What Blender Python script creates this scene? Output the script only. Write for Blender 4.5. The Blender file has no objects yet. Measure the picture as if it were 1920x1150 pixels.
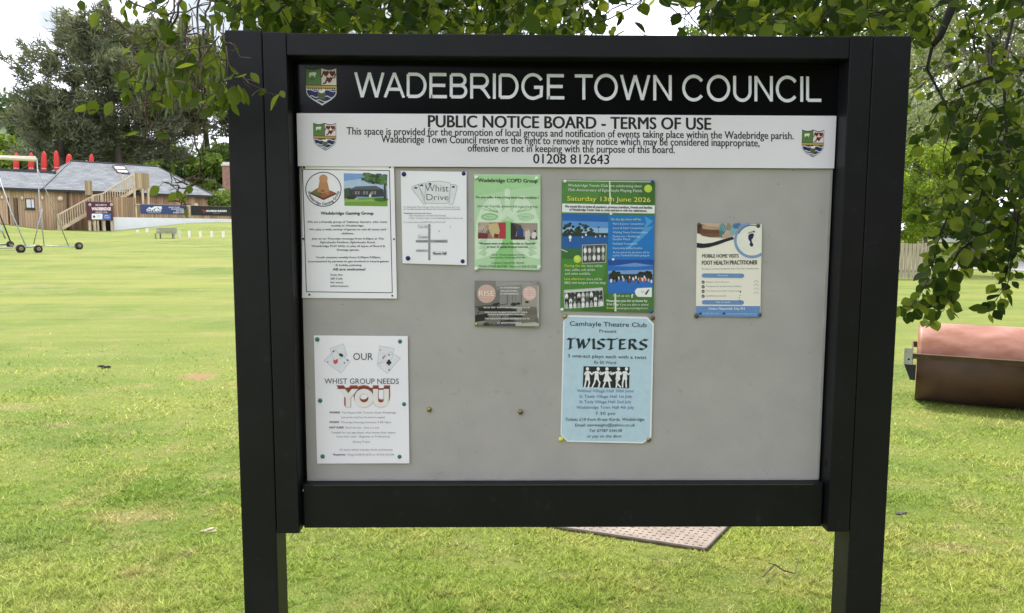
import bpy, bmesh, math, random
import numpy as np
from mathutils import Vector, Matrix

R = math.radians
sc = bpy.context.scene
col = sc.collection

# ------------------------------------------------------------------ camera
F, CX, CY = 1390.0, 960.0, 575.0           # focal length in photo pixels, photo centre
CAM = np.array([0.0, -1.67, 1.6])
YAW, PITCH, ROLL = R(-0.8014), R(5.6535), R(0.167)
_f = np.array([-math.sin(YAW)*math.cos(PITCH), math.cos(YAW)*math.cos(PITCH), -math.sin(PITCH)])
_r = np.array([math.cos(YAW), math.sin(YAW), 0.0])
_u = np.cross(_r, _f)
_r, _u = math.cos(ROLL)*_r + math.sin(ROLL)*_u, -math.sin(ROLL)*_r + math.cos(ROLL)*_u
cd = bpy.data.cameras.new('camera')
cam = bpy.data.objects.new('camera', cd); col.objects.link(cam)
cam.matrix_world = Matrix([[_r[i], _u[i], -_f[i], CAM[i]] for i in range(3)] + [[0, 0, 0, 1]])
cd.sensor_width = 36.0; cd.lens = 36.0*F/1920.0
cd.clip_start = 0.05; cd.clip_end = 3000
sc.camera = cam

# ------------------------------------------------------------------ world, sun, exposure
SUN_EL, SUN_AZ = R(58), R(-20)              # azimuth from +Y (behind the board) towards +X
w = bpy.data.worlds.new("World"); sc.world = w; w.use_nodes = True
nt = w.node_tree; bg = nt.nodes['Background']
sky = nt.nodes.new('ShaderNodeTexSky'); sky.sky_type = 'NISHITA'; sky.sun_disc = False
sky.sun_elevation = SUN_EL; sky.sun_rotation = SUN_AZ
tc = nt.nodes.new('ShaderNodeTexCoord')
mp = nt.nodes.new('ShaderNodeMapping'); mp.inputs['Scale'].default_value = (1.0, 1.0, 2.4)
n1 = nt.nodes.new('ShaderNodeTexNoise'); n1.inputs['Scale'].default_value = 2.6; n1.inputs['Detail'].default_value = 7; n1.inputs['Roughness'].default_value = .55
mp.inputs['Location'].default_value = (0.35, 0.1, 0.2)
cr = nt.nodes.new('ShaderNodeValToRGB')
cr.color_ramp.elements[0].position = .44; cr.color_ramp.elements[0].color = (2.5, 2.6, 2.85, 1)
cr.color_ramp.elements[1].position = .60; cr.color_ramp.elements[1].color = (10.5, 10.55, 12.2, 1)
mx = nt.nodes.new('ShaderNodeMix'); mx.data_type = 'RGBA'; mx.inputs[0].default_value = .9
L = nt.links.new
L(tc.outputs['Generated'], mp.inputs['Vector']); L(mp.outputs['Vector'], n1.inputs['Vector'])
L(n1.outputs['Fac'], cr.inputs['Fac'])
L(sky.outputs['Color'], mx.inputs[6]); L(cr.outputs['Color'], mx.inputs[7]); L(mx.outputs[2], bg.inputs['Color'])
bg.inputs['Strength'].default_value = 0.08
sd = bpy.data.lights.new('sun', 'SUN'); sd.energy = 1.5; sd.angle = R(12); sd.color = (1.0, .95, .87)
so = bpy.data.objects.new('sun', sd); col.objects.link(so)
_sd = Vector((math.sin(SUN_AZ)*math.cos(SUN_EL), math.cos(SUN_AZ)*math.cos(SUN_EL), math.sin(SUN_EL)))
so.rotation_euler = _sd.to_track_quat('Z', 'Y').to_euler(); so.location = (0, 0, 30)
sc.view_settings.view_transform = 'Standard'; sc.view_settings.look = 'None'
sc.view_settings.exposure = 2.0; sc.view_settings.gamma = 1.0

# ------------------------------------------------------------------ projection helpers
def ray(u, v):
    return _r*((u-CX)/F) - _u*((v-CY)/F) + _f
def at(u, v, Y):
    """world point on the vertical plane y=Y seen at photo pixel (u, v)"""
    d = ray(u, v); return CAM + d*((Y-CAM[1])/d[1])
def proj(P):
    q = np.asarray(P, float) - CAM
    z = q @ _f
    return CX + F*(q @ _r)/z, CY - F*(q @ _u)/z
def ss(a, b, x):
    t = np.clip((np.asarray(x, float)-a)/(b-a), 0, 1); return t*t*(3-2*t)
_bu = [-900, -200, 0, 100, 214, 300, 360, 430, 600, 900]
_bh = [.9, .9, .78, .24, .12, .42, .66, .7, .5, 0]
def tz(X, Y):
    X = np.asarray(X, float); Y = np.asarray(Y, float)
    d = Y + 1.67
    ds = np.maximum(d, 1.0)
    uu = CX + F*(X/ds - .014)
    m = 1 - ss(-.12, .25, X/ds)
    z = .0305*np.maximum(0, np.minimum(d, 70)-4)*m
    z = z + np.where(d > 30, ss(45, 50, d)*np.interp(uu, _bu, _bh), 0)
    z = z + .9*ss(38, 60, d)*ss(.3, .45, X/ds)
    z = np.where(d < 1, 0, z)
    return z
def ground(u, v):
    d = ray(u, v); t = 2.0
    for _ in range(4000):
        p = CAM + d*t
        if p[2] <= tz(p[0], p[1]): break
        t *= 1.002
    return p

# ------------------------------------------------------------------ materials
_M = {}
def mat(name, c, rough=.6, metal=0.0, var=.12, scale=30.0, bump=0.0, spec=.5, c2=None, stretch=None, coord='Object'):
    if name in _M: return _M[name]
    m = bpy.data.materials.new(name); m.use_nodes = True
    t = m.node_tree; b = t.nodes['Principled BSDF']
    b.inputs['Roughness'].default_value = rough; b.inputs['Metallic'].default_value = metal
    b.inputs['Specular IOR Level'].default_value = spec
    co = t.nodes.new('ShaderNodeTexCoord'); ma = t.nodes.new('ShaderNodeMapping')
    if stretch: ma.inputs['Scale'].default_value = stretch
    t.links.new(co.outputs[coord], ma.inputs['Vector'])
    n = t.nodes.new('ShaderNodeTexNoise'); n.inputs['Scale'].default_value = scale; n.inputs['Detail'].default_value = 5
    t.links.new(ma.outputs['Vector'], n.inputs['Vector'])
    r = t.nodes.new('ShaderNodeValToRGB')
    a = c2 if c2 else tuple(x*(1-var) for x in c)
    bb = c if c2 else tuple(min(1, x*(1+var)) for x in c)
    r.color_ramp.elements[0].position = .3; r.color_ramp.elements[0].color = (*a, 1)
    r.color_ramp.elements[1].position = .7; r.color_ramp.elements[1].color = (*bb, 1)
    t.links.new(n.outputs['Fac'], r.inputs['Fac']); t.links.new(r.outputs['Color'], b.inputs['Base Color'])
    if bump:
        bp = t.nodes.new('ShaderNodeBump'); bp.inputs['Strength'].default_value = bump; bp.inputs['Distance'].default_value = .01
        t.links.new(n.outputs['Fac'], bp.inputs['Height']); t.links.new(bp.outputs['Normal'], b.inputs['Normal'])
    _M[name] = m
    return m
def srgb(h):
    h = [h >> 16 & 255, h >> 8 & 255, h & 255]
    return tuple(((x/255)/12.92 if x/255 <= .04045 else ((x/255+.055)/1.055)**2.4) for x in h)
def ink(h, rough=.55):
    """printed ink of an sRGB colour"""
    return mat('ink_%06x' % h, srgb(h), rough, var=.045, scale=60)
def leafmat(name, cols, trans=.5, rough=.55, tint=1.0, spec=.2):
    if name in _M: return _M[name]
    m = bpy.data.materials.new(name); m.use_nodes = True
    t = m.node_tree; b = t.nodes['Principled BSDF']; out = t.nodes['Material Output']
    g = t.nodes.new('ShaderNodeNewGeometry'); r = t.nodes.new('ShaderNodeValToRGB')
    el = r.color_ramp.elements
    while len(el) < len(cols): el.new(.5)
    for i, c in enumerate(cols):
        el[i].position = i/(len(cols)-1); el[i].color = (*c, 1)
    t.links.new(g.outputs['Random Per Island'], r.inputs['Fac'])
    t.links.new(r.outputs['Color'], b.inputs['Base Color'])
    b.inputs['Roughness'].default_value = rough; b.inputs['Specular IOR Level'].default_value = spec
    tr = t.nodes.new('ShaderNodeBsdfTranslucent'); mix = t.nodes.new('ShaderNodeMixShader')
    h = t.nodes.new('ShaderNodeMix'); h.data_type = 'RGBA'; h.blend_type = 'MULTIPLY'; h.inputs[0].default_value = 1
    h.inputs[7].default_value = (1.6*tint, 1.5*tint, .6*tint, 1)
    t.links.new(r.outputs['Color'], h.inputs[6]); t.links.new(h.outputs[2], tr.inputs['Color'])
    mix.inputs[0].default_value = trans
    t.links.new(b.outputs[0], mix.inputs[1]); t.links.new(tr.outputs[0], mix.inputs[2]); t.links.new(mix.outputs[0], out.inputs['Surface'])
    _M[name] = m
    return m

# ------------------------------------------------------------------ object helpers
OFF = {}
def tag(o, label=None, cat=None, group=None, kind=None):
    if label: o['label'] = label
    if cat: o['category'] = cat
    if group: o['group'] = group
    if kind: o['kind'] = kind
    return o
def thing(name, loc, label, cat, group=None):
    o = bpy.data.objects.new(name, None); o.empty_display_size = .1
    col.objects.link(o); o.location = tuple(float(x) for x in loc)
    OFF[o.name] = np.array(loc, float)
    return tag(o, label, cat, group)

class MB:
    def __init__(s): s.v = []; s.f = []; s.m = []; s.mats = []; s.mi = 0
    def use(s, m):
        if m not in s.mats: s.mats.append(m)
        s.mi = s.mats.index(m); return s
    def add(s, vs, fs):
        o = len(s.v); s.v.extend([tuple(map(float, p)) for p in vs])
        for f in fs: s.f.append([o+i for i in f]); s.m.append(s.mi)
        return s
    def poly(s, pts): return s.add(pts, [list(range(len(pts)))])
    def hexa(s, p):   # 8 corner points: bottom 4, top 4
        return s.add(p, [(3,2,1,0),(4,5,6,7),(0,1,5,4),(1,2,6,5),(2,3,7,6),(3,0,4,7)])
    def box(s, a, b, bev=0.0):
        (x0,y0,z0),(x1,y1,z1) = a, b
        if bev <= 0:
            return s.hexa([(x0,y0,z0),(x1,y0,z0),(x1,y1,z0),(x0,y1,z0),(x0,y0,z1),(x1,y0,z1),(x1,y1,z1),(x0,y1,z1)])
        bm = bmesh.new(); bmesh.ops.create_cube(bm, size=1)
        for v in bm.verts: v.co = Vector(((x0+x1)/2+v.co.x*(x1-x0), (y0+y1)/2+v.co.y*(y1-y0), (z0+z1)/2+v.co.z*(z1-z0)))
        bmesh.ops.bevel(bm, geom=bm.edges[:], offset=bev, segments=2, affect='EDGES', profile=.6)
        s.bm(bm); return s
    def bm(s, bm):
        bm.verts.index_update()
        s.add([v.co[:] for v in bm.verts], [[v.index for v in f.verts] for f in bm.faces]); bm.free(); return s
    def tube(s, pts, rad, n=8, cap=True):
        pts = [np.asarray(p, float) for p in pts]; k = len(pts)
        rad = [rad]*k if np.isscalar(rad) else rad
        vs = []; fs = []
        t0 = pts[1]-pts[0]; up = np.array([0,0,1.0]) if abs(t0[2]) < .9*np.linalg.norm(t0) else np.array([1.0,0,0])
        for i in range(k):
            t = pts[min(i+1,k-1)] - pts[max(i-1,0)]; t = t/(np.linalg.norm(t)+1e-9)
            a = np.cross(t, up); a /= (np.linalg.norm(a)+1e-9); b = np.cross(a, t); up = b
            for j in range(n):
                an = 2*math.pi*j/n; vs.append(pts[i] + rad[i]*(math.cos(an)*a + math.sin(an)*b))
        for i in range(k-1):
            for j in range(n):
                fs.append((i*n+j, i*n+(j+1)%n, (i+1)*n+(j+1)%n, (i+1)*n+j))
        if cap: fs.append(tuple(range(n-1,-1,-1))); fs.append(tuple((k-1)*n+j for j in range(n)))
        return s.add(vs, fs)
    def lathe(s, prof, c, n=16, axis='z'):
        vs = []; fs = []
        for (r, h) in prof:
            for j in range(n):
                a = 2*math.pi*j/n; p = (r*math.cos(a), r*math.sin(a), h)
                if axis == 'y': p = (p[0], p[2], p[1])
                if axis == 'x': p = (p[2], p[0], p[1])
                vs.append((c[0]+p[0], c[1]+p[1], c[2]+p[2]))
        for i in range(len(prof)-1):
            for j in range(n): fs.append((i*n+j, i*n+(j+1)%n, (i+1)*n+(j+1)%n, (i+1)*n+j))
        fs.append(tuple(range(n))); fs.append(tuple((len(prof)-1)*n+j for j in range(n)))
        return s.add(vs, fs)
    def build(s, name, m=None, parent=None, smooth=False, fix=True):
        me = bpy.data.meshes.new(name)
        off = OFF[parent.name] if parent else np.zeros(3)
        me.from_pydata([(p[0]-off[0], p[1]-off[1], p[2]-off[2]) for p in s.v], [], s.f)
        for mm in (s.mats or [m]): me.materials.append(mm)
        if s.mats: me.polygons.foreach_set('material_index', s.m)
        if smooth: me.polygons.foreach_set('use_smooth', [True]*len(me.polygons))
        if fix:
            bm = bmesh.new(); bm.from_mesh(me); bmesh.ops.recalc_face_normals(bm, faces=bm.faces); bm.to_mesh(me); bm.free()
        me.update()
        o = bpy.data.objects.new(name, me); col.objects.link(o)
        OFF[o.name] = off
        if parent: o.parent = parent
        return o
def one(name, mb, m, label, cat, group=None, smooth=False):
    """a thing that is a single mesh: origin moved to the base of its bounding box"""
    a = np.array(mb.v); c = np.array([a[:,0].mean(), a[:,1].mean(), a[:,2].min()])
    mb.v = [tuple(p) for p in (a-c)]
    o = mb.build(name, m, None, smooth); o.location = tuple(c)
    return tag(o, label, cat, group)
def npmesh(name, V, Fc, k, m, parent=None, smooth=False):
    """fast mesh from arrays; every face has k corners"""
    off = OFF[parent.name] if parent else np.zeros(3)
    me = bpy.data.meshes.new(name); nf = len(Fc)
    me.vertices.add(len(V)); me.vertices.foreach_set('co', (np.asarray(V)-off).astype(np.float32).ravel())
    me.loops.add(nf*k); me.loops.foreach_set('vertex_index', np.asarray(Fc, np.int32).ravel())
    me.polygons.add(nf); me.polygons.foreach_set('loop_start', np.arange(0, nf*k, k, dtype=np.int32))
    me.polygons.foreach_set('loop_total', np.full(nf, k, np.int32))
    if smooth: me.polygons.foreach_set('use_smooth', np.ones(nf, bool))
    me.materials.append(m); me.update(calc_edges=True); me.validate()
    o = bpy.data.objects.new(name, me); col.objects.link(o); OFF[o.name] = off
    if parent: o.parent = parent
    return o

# ------------------------------------------------------------------ lettering
_fc = bpy.data.curves.new('lettering_source', 'FONT'); _fo = bpy.data.objects.new('lettering_source', _fc); col.objects.link(_fo)
_fc.fill_mode = 'FRONT'
_T = {}
def glyphs(s, bold=0.0, res=3, space=1.0):
    k = (s, bold, res, space)
    if k in _T: return _T[k]
    _fc.body = s; _fc.offset = bold; _fc.resolution_u = res; _fc.space_character = space
    bpy.context.view_layer.update()
    me = bpy.data.meshes.new_from_object(_fo.evaluated_get(bpy.context.evaluated_depsgraph_get()))
    V = np.array([v.co[:2] for v in me.vertices]); Fs = [list(p.vertices) for p in me.polygons]
    bpy.data.meshes.remove(me); _T[k] = (V, Fs); return V, Fs
_hv = glyphs('H')[0]; CAPH = _hv[:,1].max() - _hv[:,1].min()

class Sheet:
    """draws flat printed shapes on a plane; coordinates are those of a zoomed crop of the photograph"""
    def __init__(s, ox, oy, sc_, Y, root, step=.00012):
        s.o = (ox, oy); s.s = sc_; s.Y = Y; s.root = root; s.parts = {}; s.step = step; s.cur = None
    def P(s, x, y, L=0):
        u, v = s.o[0]+x/s.s, s.o[1]+y/s.s
        Y = s.Y(u, v) if callable(s.Y) else s.Y
        return at(u, v, Y - L*s.step)
    def part(s, name, under=None):
        s.cur = (name, under)
        if s.cur not in s.parts: s.parts[s.cur] = MB()
        return s
    def mb(s, c): return s.parts[s.cur].use(ink(c) if isinstance(c, int) else c)
    def poly(s, pts, c, L=1):
        s.k = getattr(s, 'k', 0)+1; L = L+.03*(s.k % 12)
        s.mb(c).poly([s.P(x, y, L) for x, y in pts]); return s
    def rect(s, x0, y0, x1, y1, c, L=1): return s.poly([(x0,y0),(x1,y0),(x1,y1),(x0,y1)], c, L)
    def disc(s, x, y, r, c, L=1, ry=None, n=22, a0=0, a1=360):
        ry = ry or r
        return s.poly([(x+r*math.cos(R(a0+(a1-a0)*i/n)), y+ry*math.sin(R(a0+(a1-a0)*i/n))) for i in range(n + (0 if a1-a0 == 360 else 1))], c, L)
    def line(s, pts, wd, c, L=2, closed=False):
        pts = list(pts) + ([pts[0]] if closed else [])
        m = s.mb(c)
        for (x0,y0),(x1,y1) in zip(pts, pts[1:]):
            l = math.hypot(x1-x0, y1-y0) or 1; dx, dy = (x1-x0)/l*wd/2, (y1-y0)/l*wd/2
            q = [(x0-dx-dy,y0-dy+dx),(x1+dx-dy,y1+dy+dx),(x1+dx+dy,y1+dy-dx),(x0-dx+dy,y0-dy-dx)]
            m.poly([s.P(x, y, L) for x, y in q]); L += .02
        return s
    def ring(s, x, y, r, wd, c, L=2, ry=None, a0=0, a1=360, n=36):
        ry = ry or r
        m = s.mb(c)
        for i in range(n):
            t0, t1 = R(a0+(a1-a0)*i/n), R(a0+(a1-a0)*(i+1)/n)
            q = [(x+(r+o)*math.cos(t), y+(ry+o)*math.sin(t)) for t, o in ((t0,-wd/2),(t1,-wd/2),(t1,wd/2),(t0,wd/2))]
            m.poly([s.P(a, b, L) for a, b in q])
        return s
    def text(s, t, xl, xr, yb, cap, c, bold=0., shear=0., yb2=None, L=6, res=2, arc=None, top=1.0):
        """fit a line of text between xl and xr with its baseline at yb (left) .. yb2 (right) and capital height cap"""
        V, Fs = glyphs(t, bold if bold < 0 or bold > .05 else 0., res)
        if not len(V): return s
        x0, x1 = V[:,0].min(), V[:,0].max(); k = cap/CAPH
        yb2 = yb if yb2 is None else yb2
        vs = []
        for x, y in V:
            f = (x-x0)/(x1-x0)
            if arc:
                cx, cy, r, a0, a1 = arc
                a = R(a0+(a1-a0)*f); rr = r + (y*k if a0 < a1 else -y*k); vs.append((cx+rr*math.cos(a), cy+rr*math.sin(a)))
            else:
                vs.append((xl+(xr-xl)*f + shear*y*k, yb+(yb2-yb)*f - y*k))
        d = bold*k*.85 if 0 < bold <= .05 else 0
        for j, (dx, dy) in enumerate([(0,0)] if not d else [(-d,-d*.4),(0,d*.4),(d,-d*.2)]):
            s.mb(c).add([s.P(x+dx, y+dy, L+.05*j) for x, y in vs], Fs)
        return s
    def nib(s, strokes, x, y, w_, h, nx, ny, c, L=6):
        """broad-nib strokes in a unit box placed at (x, y) with size (w_, h)"""
        m = s.mb(c); i = 0
        for st in strokes:
            q = [(x+a*w_, y+b*h) for a, b in st]
            for (x0,y0),(x1,y1) in zip(q, q[1:]):
                m.poly([s.P(a, b, L+i*.02) for a, b in ((x0-nx,y0+ny),(x0+nx,y0-ny),(x1+nx,y1-ny),(x1-nx,y1+ny))]); i += 1
        return s
    def finish(s):
        made = {}
        for (n, under), m in s.parts.items():
            if not m.v: continue
            made[n] = m.build(n, None, made[under] if under else s.root, fix=False)
        return made

# ------------------------------------------------------------------ the notice board
XL0, XL1, XL2, XR2, XR1, XR0 = -.6035, -.5211, -.4701, .7657, .8163, .9030
ZT, ZB, ZTR, ZW0, ZW1, ZG, RC = 2.036, .904, 1.985, 1.8681, 1.7498, 1.0028, .05
black = mat('black_powder_coat', (.0085,.0080,.0110), .5, var=.55, scale=3.2, bump=.02, spec=.3, c2=(.0045,.0045,.006))
gloss = mat('black_gloss_panel', (.003,.003,.0035), .18, var=.3, scale=6, spec=.25)
felt = mat('grey_felt', (.445,.42,.405), .95, var=.045, scale=14, bump=.0, spec=.1)
def add_felt_detail(m):
    t = m.node_tree; b = t.nodes['Principled BSDF']; co = t.nodes['Texture Coordinate']
    n = t.nodes.new('ShaderNodeTexNoise'); n.inputs['Scale'].default_value = 900; n.inputs['Detail'].default_value = 2
    t.links.new(co.outputs['Object'], n.inputs['Vector'])
    bp = t.nodes.new('ShaderNodeBump'); bp.inputs['Strength'].default_value = .35; bp.inputs['Distance'].default_value = .001
    t.links.new(n.outputs['Fac'], bp.inputs['Height']); t.links.new(bp.outputs['Normal'], b.inputs['Normal'])
    v = t.nodes.new('ShaderNodeTexVoronoi'); v.inputs['Scale'].default_value = 34
    t.links.new(co.outputs['Object'], v.inputs['Vector'])
    cr2 = t.nodes.new('ShaderNodeValToRGB'); e = cr2.color_ramp.elements
    e[0].position = .03; e[0].color = (.62,.62,.6,1); e[1].position = .09; e[1].color = (1,1,1,1)
    t.links.new(v.outputs['Distance'], cr2.inputs['Fac'])
    n3 = t.nodes.new('ShaderNodeTexNoise'); n3.inputs['Scale'].default_value = 5; n3.inputs['Detail'].default_value = 3
    t.links.new(co.outputs['Object'], n3.inputs['Vector'])
    c3 = t.nodes.new('ShaderNodeValToRGB'); c3.color_ramp.elements[0].position = .52; c3.color_ramp.elements[1].position = .62
    t.links.new(n3.outputs['Fac'], c3.inputs['Fac'])
    old = b.inputs['Base Color'].links[0].from_socket
    mu = t.nodes.new('ShaderNodeMix'); mu.data_type = 'RGBA'; mu.blend_type = 'MULTIPLY'
    t.links.new(c3.outputs['Color'], mu.inputs[0]); t.links.new(old, mu.inputs[6]); t.links.new(cr2.outputs['Color'], mu.inputs[7])
    t.links.new(mu.outputs[2], b.inputs['Base Color'])
def smudges(m, scale, lo, hi, k):
    t = m.node_tree; b = t.nodes['Principled BSDF']; co = t.nodes['Texture Coordinate']
    n = t.nodes.new('ShaderNodeTexNoise'); n.inputs['Scale'].default_value = scale; n.inputs['Detail'].default_value = 6; n.inputs['Roughness'].default_value = .65; t.links.new(co.outputs['Object'], n.inputs['Vector'])
    r = t.nodes.new('ShaderNodeValToRGB'); r.color_ramp.elements[0].position = lo; r.color_ramp.elements[0].color = (1,1,1,1); r.color_ramp.elements[1].position = hi; r.color_ramp.elements[1].color = (k,k,k,1); t.links.new(n.outputs['Fac'], r.inputs['Fac'])
    old = b.inputs['Base Color'].links[0].from_socket; x = t.nodes.new('ShaderNodeMix'); x.data_type = 'RGBA'; x.blend_type = 'MULTIPLY'; x.inputs[0].default_value = 1
    t.links.new(old, x.inputs[6]); t.links.new(r.outputs['Color'], x.inputs[7]); t.links.new(x.outputs[2], b.inputs['Base Color'])
add_felt_detail(felt); smudges(felt, 42, .62, .72, .84); smudges(felt, 9, .55, .75, .93); smudges(black, 30, .60, .70, 2.2); smudges(black, 6, .5, .7, 1.5)
panel_white = mat('white_plastic_panel', (.84,.80,.875), .38, var=.03, scale=5)

board = thing('notice_board', ((XL0+XR0)/2, 0, 0), 'large black framed notice board on two square posts with grey felt panel', 'notice board')
for x0, x1, zt in ((XL0, XL1-.0022, ZT+.002), (XR1+.0022, XR0, ZT-.001)):
    MB().box((x0, .001, -.3), (x1, .078, zt), .003).build('post', black, board)
for x0, x1 in ((XL1, XL2), (XR2, XR1)):
    MB().box((x0, -.001, ZB), (x1, .072, ZT-.002), .002).build('side_rail', black, board)
MB().box((XL2+.0006, .0005, ZTR), (XR2-.0006, .066, ZT-.0035), .002).build('top_rail', black, board)
zb0, zb1 = at(1060, 989, .021)[2], at(1060, 908.3, .021)[2]
br = MB().box((XL2+.006, .021, zb0), (XR2-.006, .066, zb1), .002).build('bottom_rail', black, board)
MB().box((XL2+.0006, .034, zb0+.001), (XL2+.0055, .066, zb1-.001)).build('rail_bracket', black, board)
MB().box((XR2-.0055, .034, zb0+.001), (XR2-.0006, .066, zb1-.001)).build('rail_bracket', black, board)
MB().box((XL2+.001, RC-.001, ZW0+.0015), (XR2-.001, .0655, ZTR-.001)).build('header_panel', gloss, board)
hp = bpy.data.objects['header_panel']
tp = MB().box((XL2+.0065, RC-.006, ZW1), (XR2-.003, .0585, ZW0), .0008).build('terms_panel', panel_white, board)
pb = MB().box((XL2+.0085, RC, zb1-.02), (XR2-.0045, .064, ZW1-.0012)).build('pinboard', felt, board)
# grey edge trim of the pinboard, the catch in the right jamb and a screw in the left one
e = MB(); e.box((XR2-.0095, RC-.003, zb1+.003), (XR2-.0048, RC-.0002, ZW1-.002)); e.box((XL2+.012, RC-.003, zb1+.0005), (XR2-.010, RC-.0002, zb1+.0045))
e.build('edge_trim', mat('pale_grey_trim', (.36,.36,.34), .5), pb)
MB().box((XR2-.0012, .020, at(1549, 877, .02)[2]), (XR2-.0002, .028, at(1549, 863, .02)[2]), .0004).build('latch_slot', mat('latch_black', (.004,.004,.004), .9), board)
c = at(571, 917, .03); MB().lathe([(.003,0),(.003,.0015),(.001,.002)], (XL2+.0062, .0195, c[2]), 10, 'x').build('screw', mat('screw_steel', (.35,.35,.36), .35, .9), board)
MB().box((XL2-.01, .0662, ZB+.03), (XR2+.01, .0715, ZT-.02)).build('back_plate', black, board)
MB().box((XL2+.03, .0185, at(800, 911, .02)[2]), (XR2-.03, .0208, at(800, 909.2, .02)[2])).build('rail_lip', mat('lip_grey', (.03,.03,.03), .4), board)

letter_grey = ink(0xeeecf8, .4)
S = Sheet(0, 0, 1, RC-.0014, board, .0002)
S.part('header_lettering')
def arc_(cx, cy, rx, ry, a0, a1, n=18): return [(cx+rx*math.cos(R(a0+(a1-a0)*i/n)), cy+ry*math.sin(R(a0+(a1-a0)*i/n))) for i in range(n+1)]
# plain grotesque capitals as strokes in a box of width w and height 1 (y down), stroke about 0.13 of the height
def grot(ch):
    k = .064
    return {'W': (1.32, [[(k,0),(.35,1)],[(.35,1),(.66,.02)],[(.66,.02),(.97,1)],[(.97,1),(1.32-k,0)]]),
     'A': (.94, [[(k,1),(.47,0)],[(.47,0),(.94-k,1)],[(.2,.66),(.74,.66)]]),
     'D': (.86, [[(k,k),(k,1-k)], [(k,k)]+[(.36,k)]+arc_(.40,.5,.40,.5-k,-90,90)+[(.36,1-k),(k,1-k)]]),
     'E': (.76, [[(k,0),(k,1)],[(k,k),(.74,k)],[(k,.49),(.69,.49)],[(k,1-k),(.76,1-k)]]),
     'B': (.76, [[(k,k),(k,1-k)], [(k,k),(.42,k)]+arc_(.42,.275,.245,.275-k,-90,90,14)+[(k,.487)], [(k,.487),(.45,.487)]+arc_(.45,.712,.25,.712-.487,-90,90,14)+[(k,1-k)]]),
     'R': (.86, [[(k,0),(k,1)], [(k,k),(.50,k)]+arc_(.50,.30,.25,.30-k,-90,90,14)+[(k,.536)], [(.45,.54),(.60,.66),(.84,1)]]),
     'I': (.128, [[(k,0),(k,1)]]),
     'G': (.98, [arc_(.50,.5,.50-k,.53-k,-33,-180,20)+arc_(.50,.5,.50-k,.53-k,180,62,18)[1:]+[(.92-k,.86),(.94-k,.52)], [(.55,.53),(.94,.53)]]),
     'T': (.78, [[(0,k),(.78,k)],[(.39,k),(.39,1)]]),
     'O': (1.02, [arc_(.51,.5,.51-k,.53-k,0,360,40)]),
     'N': (.80, [[(k,1),(k,0)],[(k,0),(.80-k,1)],[(.80-k,1),(.80-k,0)]]),
     'C': (.94, [arc_(.50,.5,.50-k,.53-k,-36,-180,18)+arc_(.50,.5,.50-k,.53-k,180,38,18)[1:]]),
     'U': (.80, [[(k,0),(k,.6)]+arc_(.40,.62,.40-k,.41-k,180,0,20)+[(.80-k,0)]]),
     'L': (.66, [[(k,0),(k,1-k)],[(k,1-k),(.66,1-k)]])}[ch]
KERN = {'WA': -.17, 'AD': -.06, 'TO': -.06, 'OW': -.03}
def stroke_text(S, t, xl, xr, yb, yb2, cap, c, gap=.125, space=.33, wd=.128, L=1):
    tot = sum(space if ch == ' ' else grot(ch)[0]+gap+KERN.get(t[i:i+2], 0) for i, ch in enumerate(t)) - gap
    kx = (xr-xl)/tot; x = 0; m = S.mb(c); i = 0
    for ti, ch in enumerate(t):
        if ch == ' ': x += space; continue
        w_, sts = grot(ch)
        for st in sts:
            n_ = len(st); Lf = []; Rt = []
            close = n_ > 3 and abs(st[0][0]-st[-1][0]) + abs(st[0][1]-st[-1][1]) < 1e-6
            for j in range(n_):
                a = st[j-1] if j else (st[-2] if close else st[0]); b = st[j+1] if j < n_-1 else (st[1] if close else st[-1])
                d1 = np.array(st[j], float)-np.array(a, float); d2 = np.array(b, float)-np.array(st[j], float)
                d1 = d1/(np.linalg.norm(d1) or 1); d2 = d2/(np.linalg.norm(d2) or 1)
                tt = d1+d2; tt = tt/(np.linalg.norm(tt) or 1); sc2 = 1/max(.5, abs(tt @ (d2 if np.any(d2) else d1)))
                nn = np.array((-tt[1], tt[0]))*wd/2*sc2
                for arr, sg in ((Lf, 1), (Rt, -1)):
                    px, py = st[j][0]+sg*nn[0], st[j][1]+sg*nn[1]
                    if ch in 'WANR': py = min(1, max(0, py))
                    X = xl+(x+px)*kx; arr.append((X, yb+(yb2-yb)*(X-xl)/(xr-xl) - (1-py)*cap))
            for j in range(n_-1): m.poly([S.P(*q, L+.05*(i % 3)) for q in (Lf[j], Lf[j+1], Rt[j+1], Rt[j])])
            i += 1
        x += w_+gap+KERN.get(t[ti:ti+2], 0)
stroke_text(S, 'WADEBRIDGE TOWN COUNCIL', 664, 1540, 183, 191.5, 47.5, letter_grey)
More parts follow.
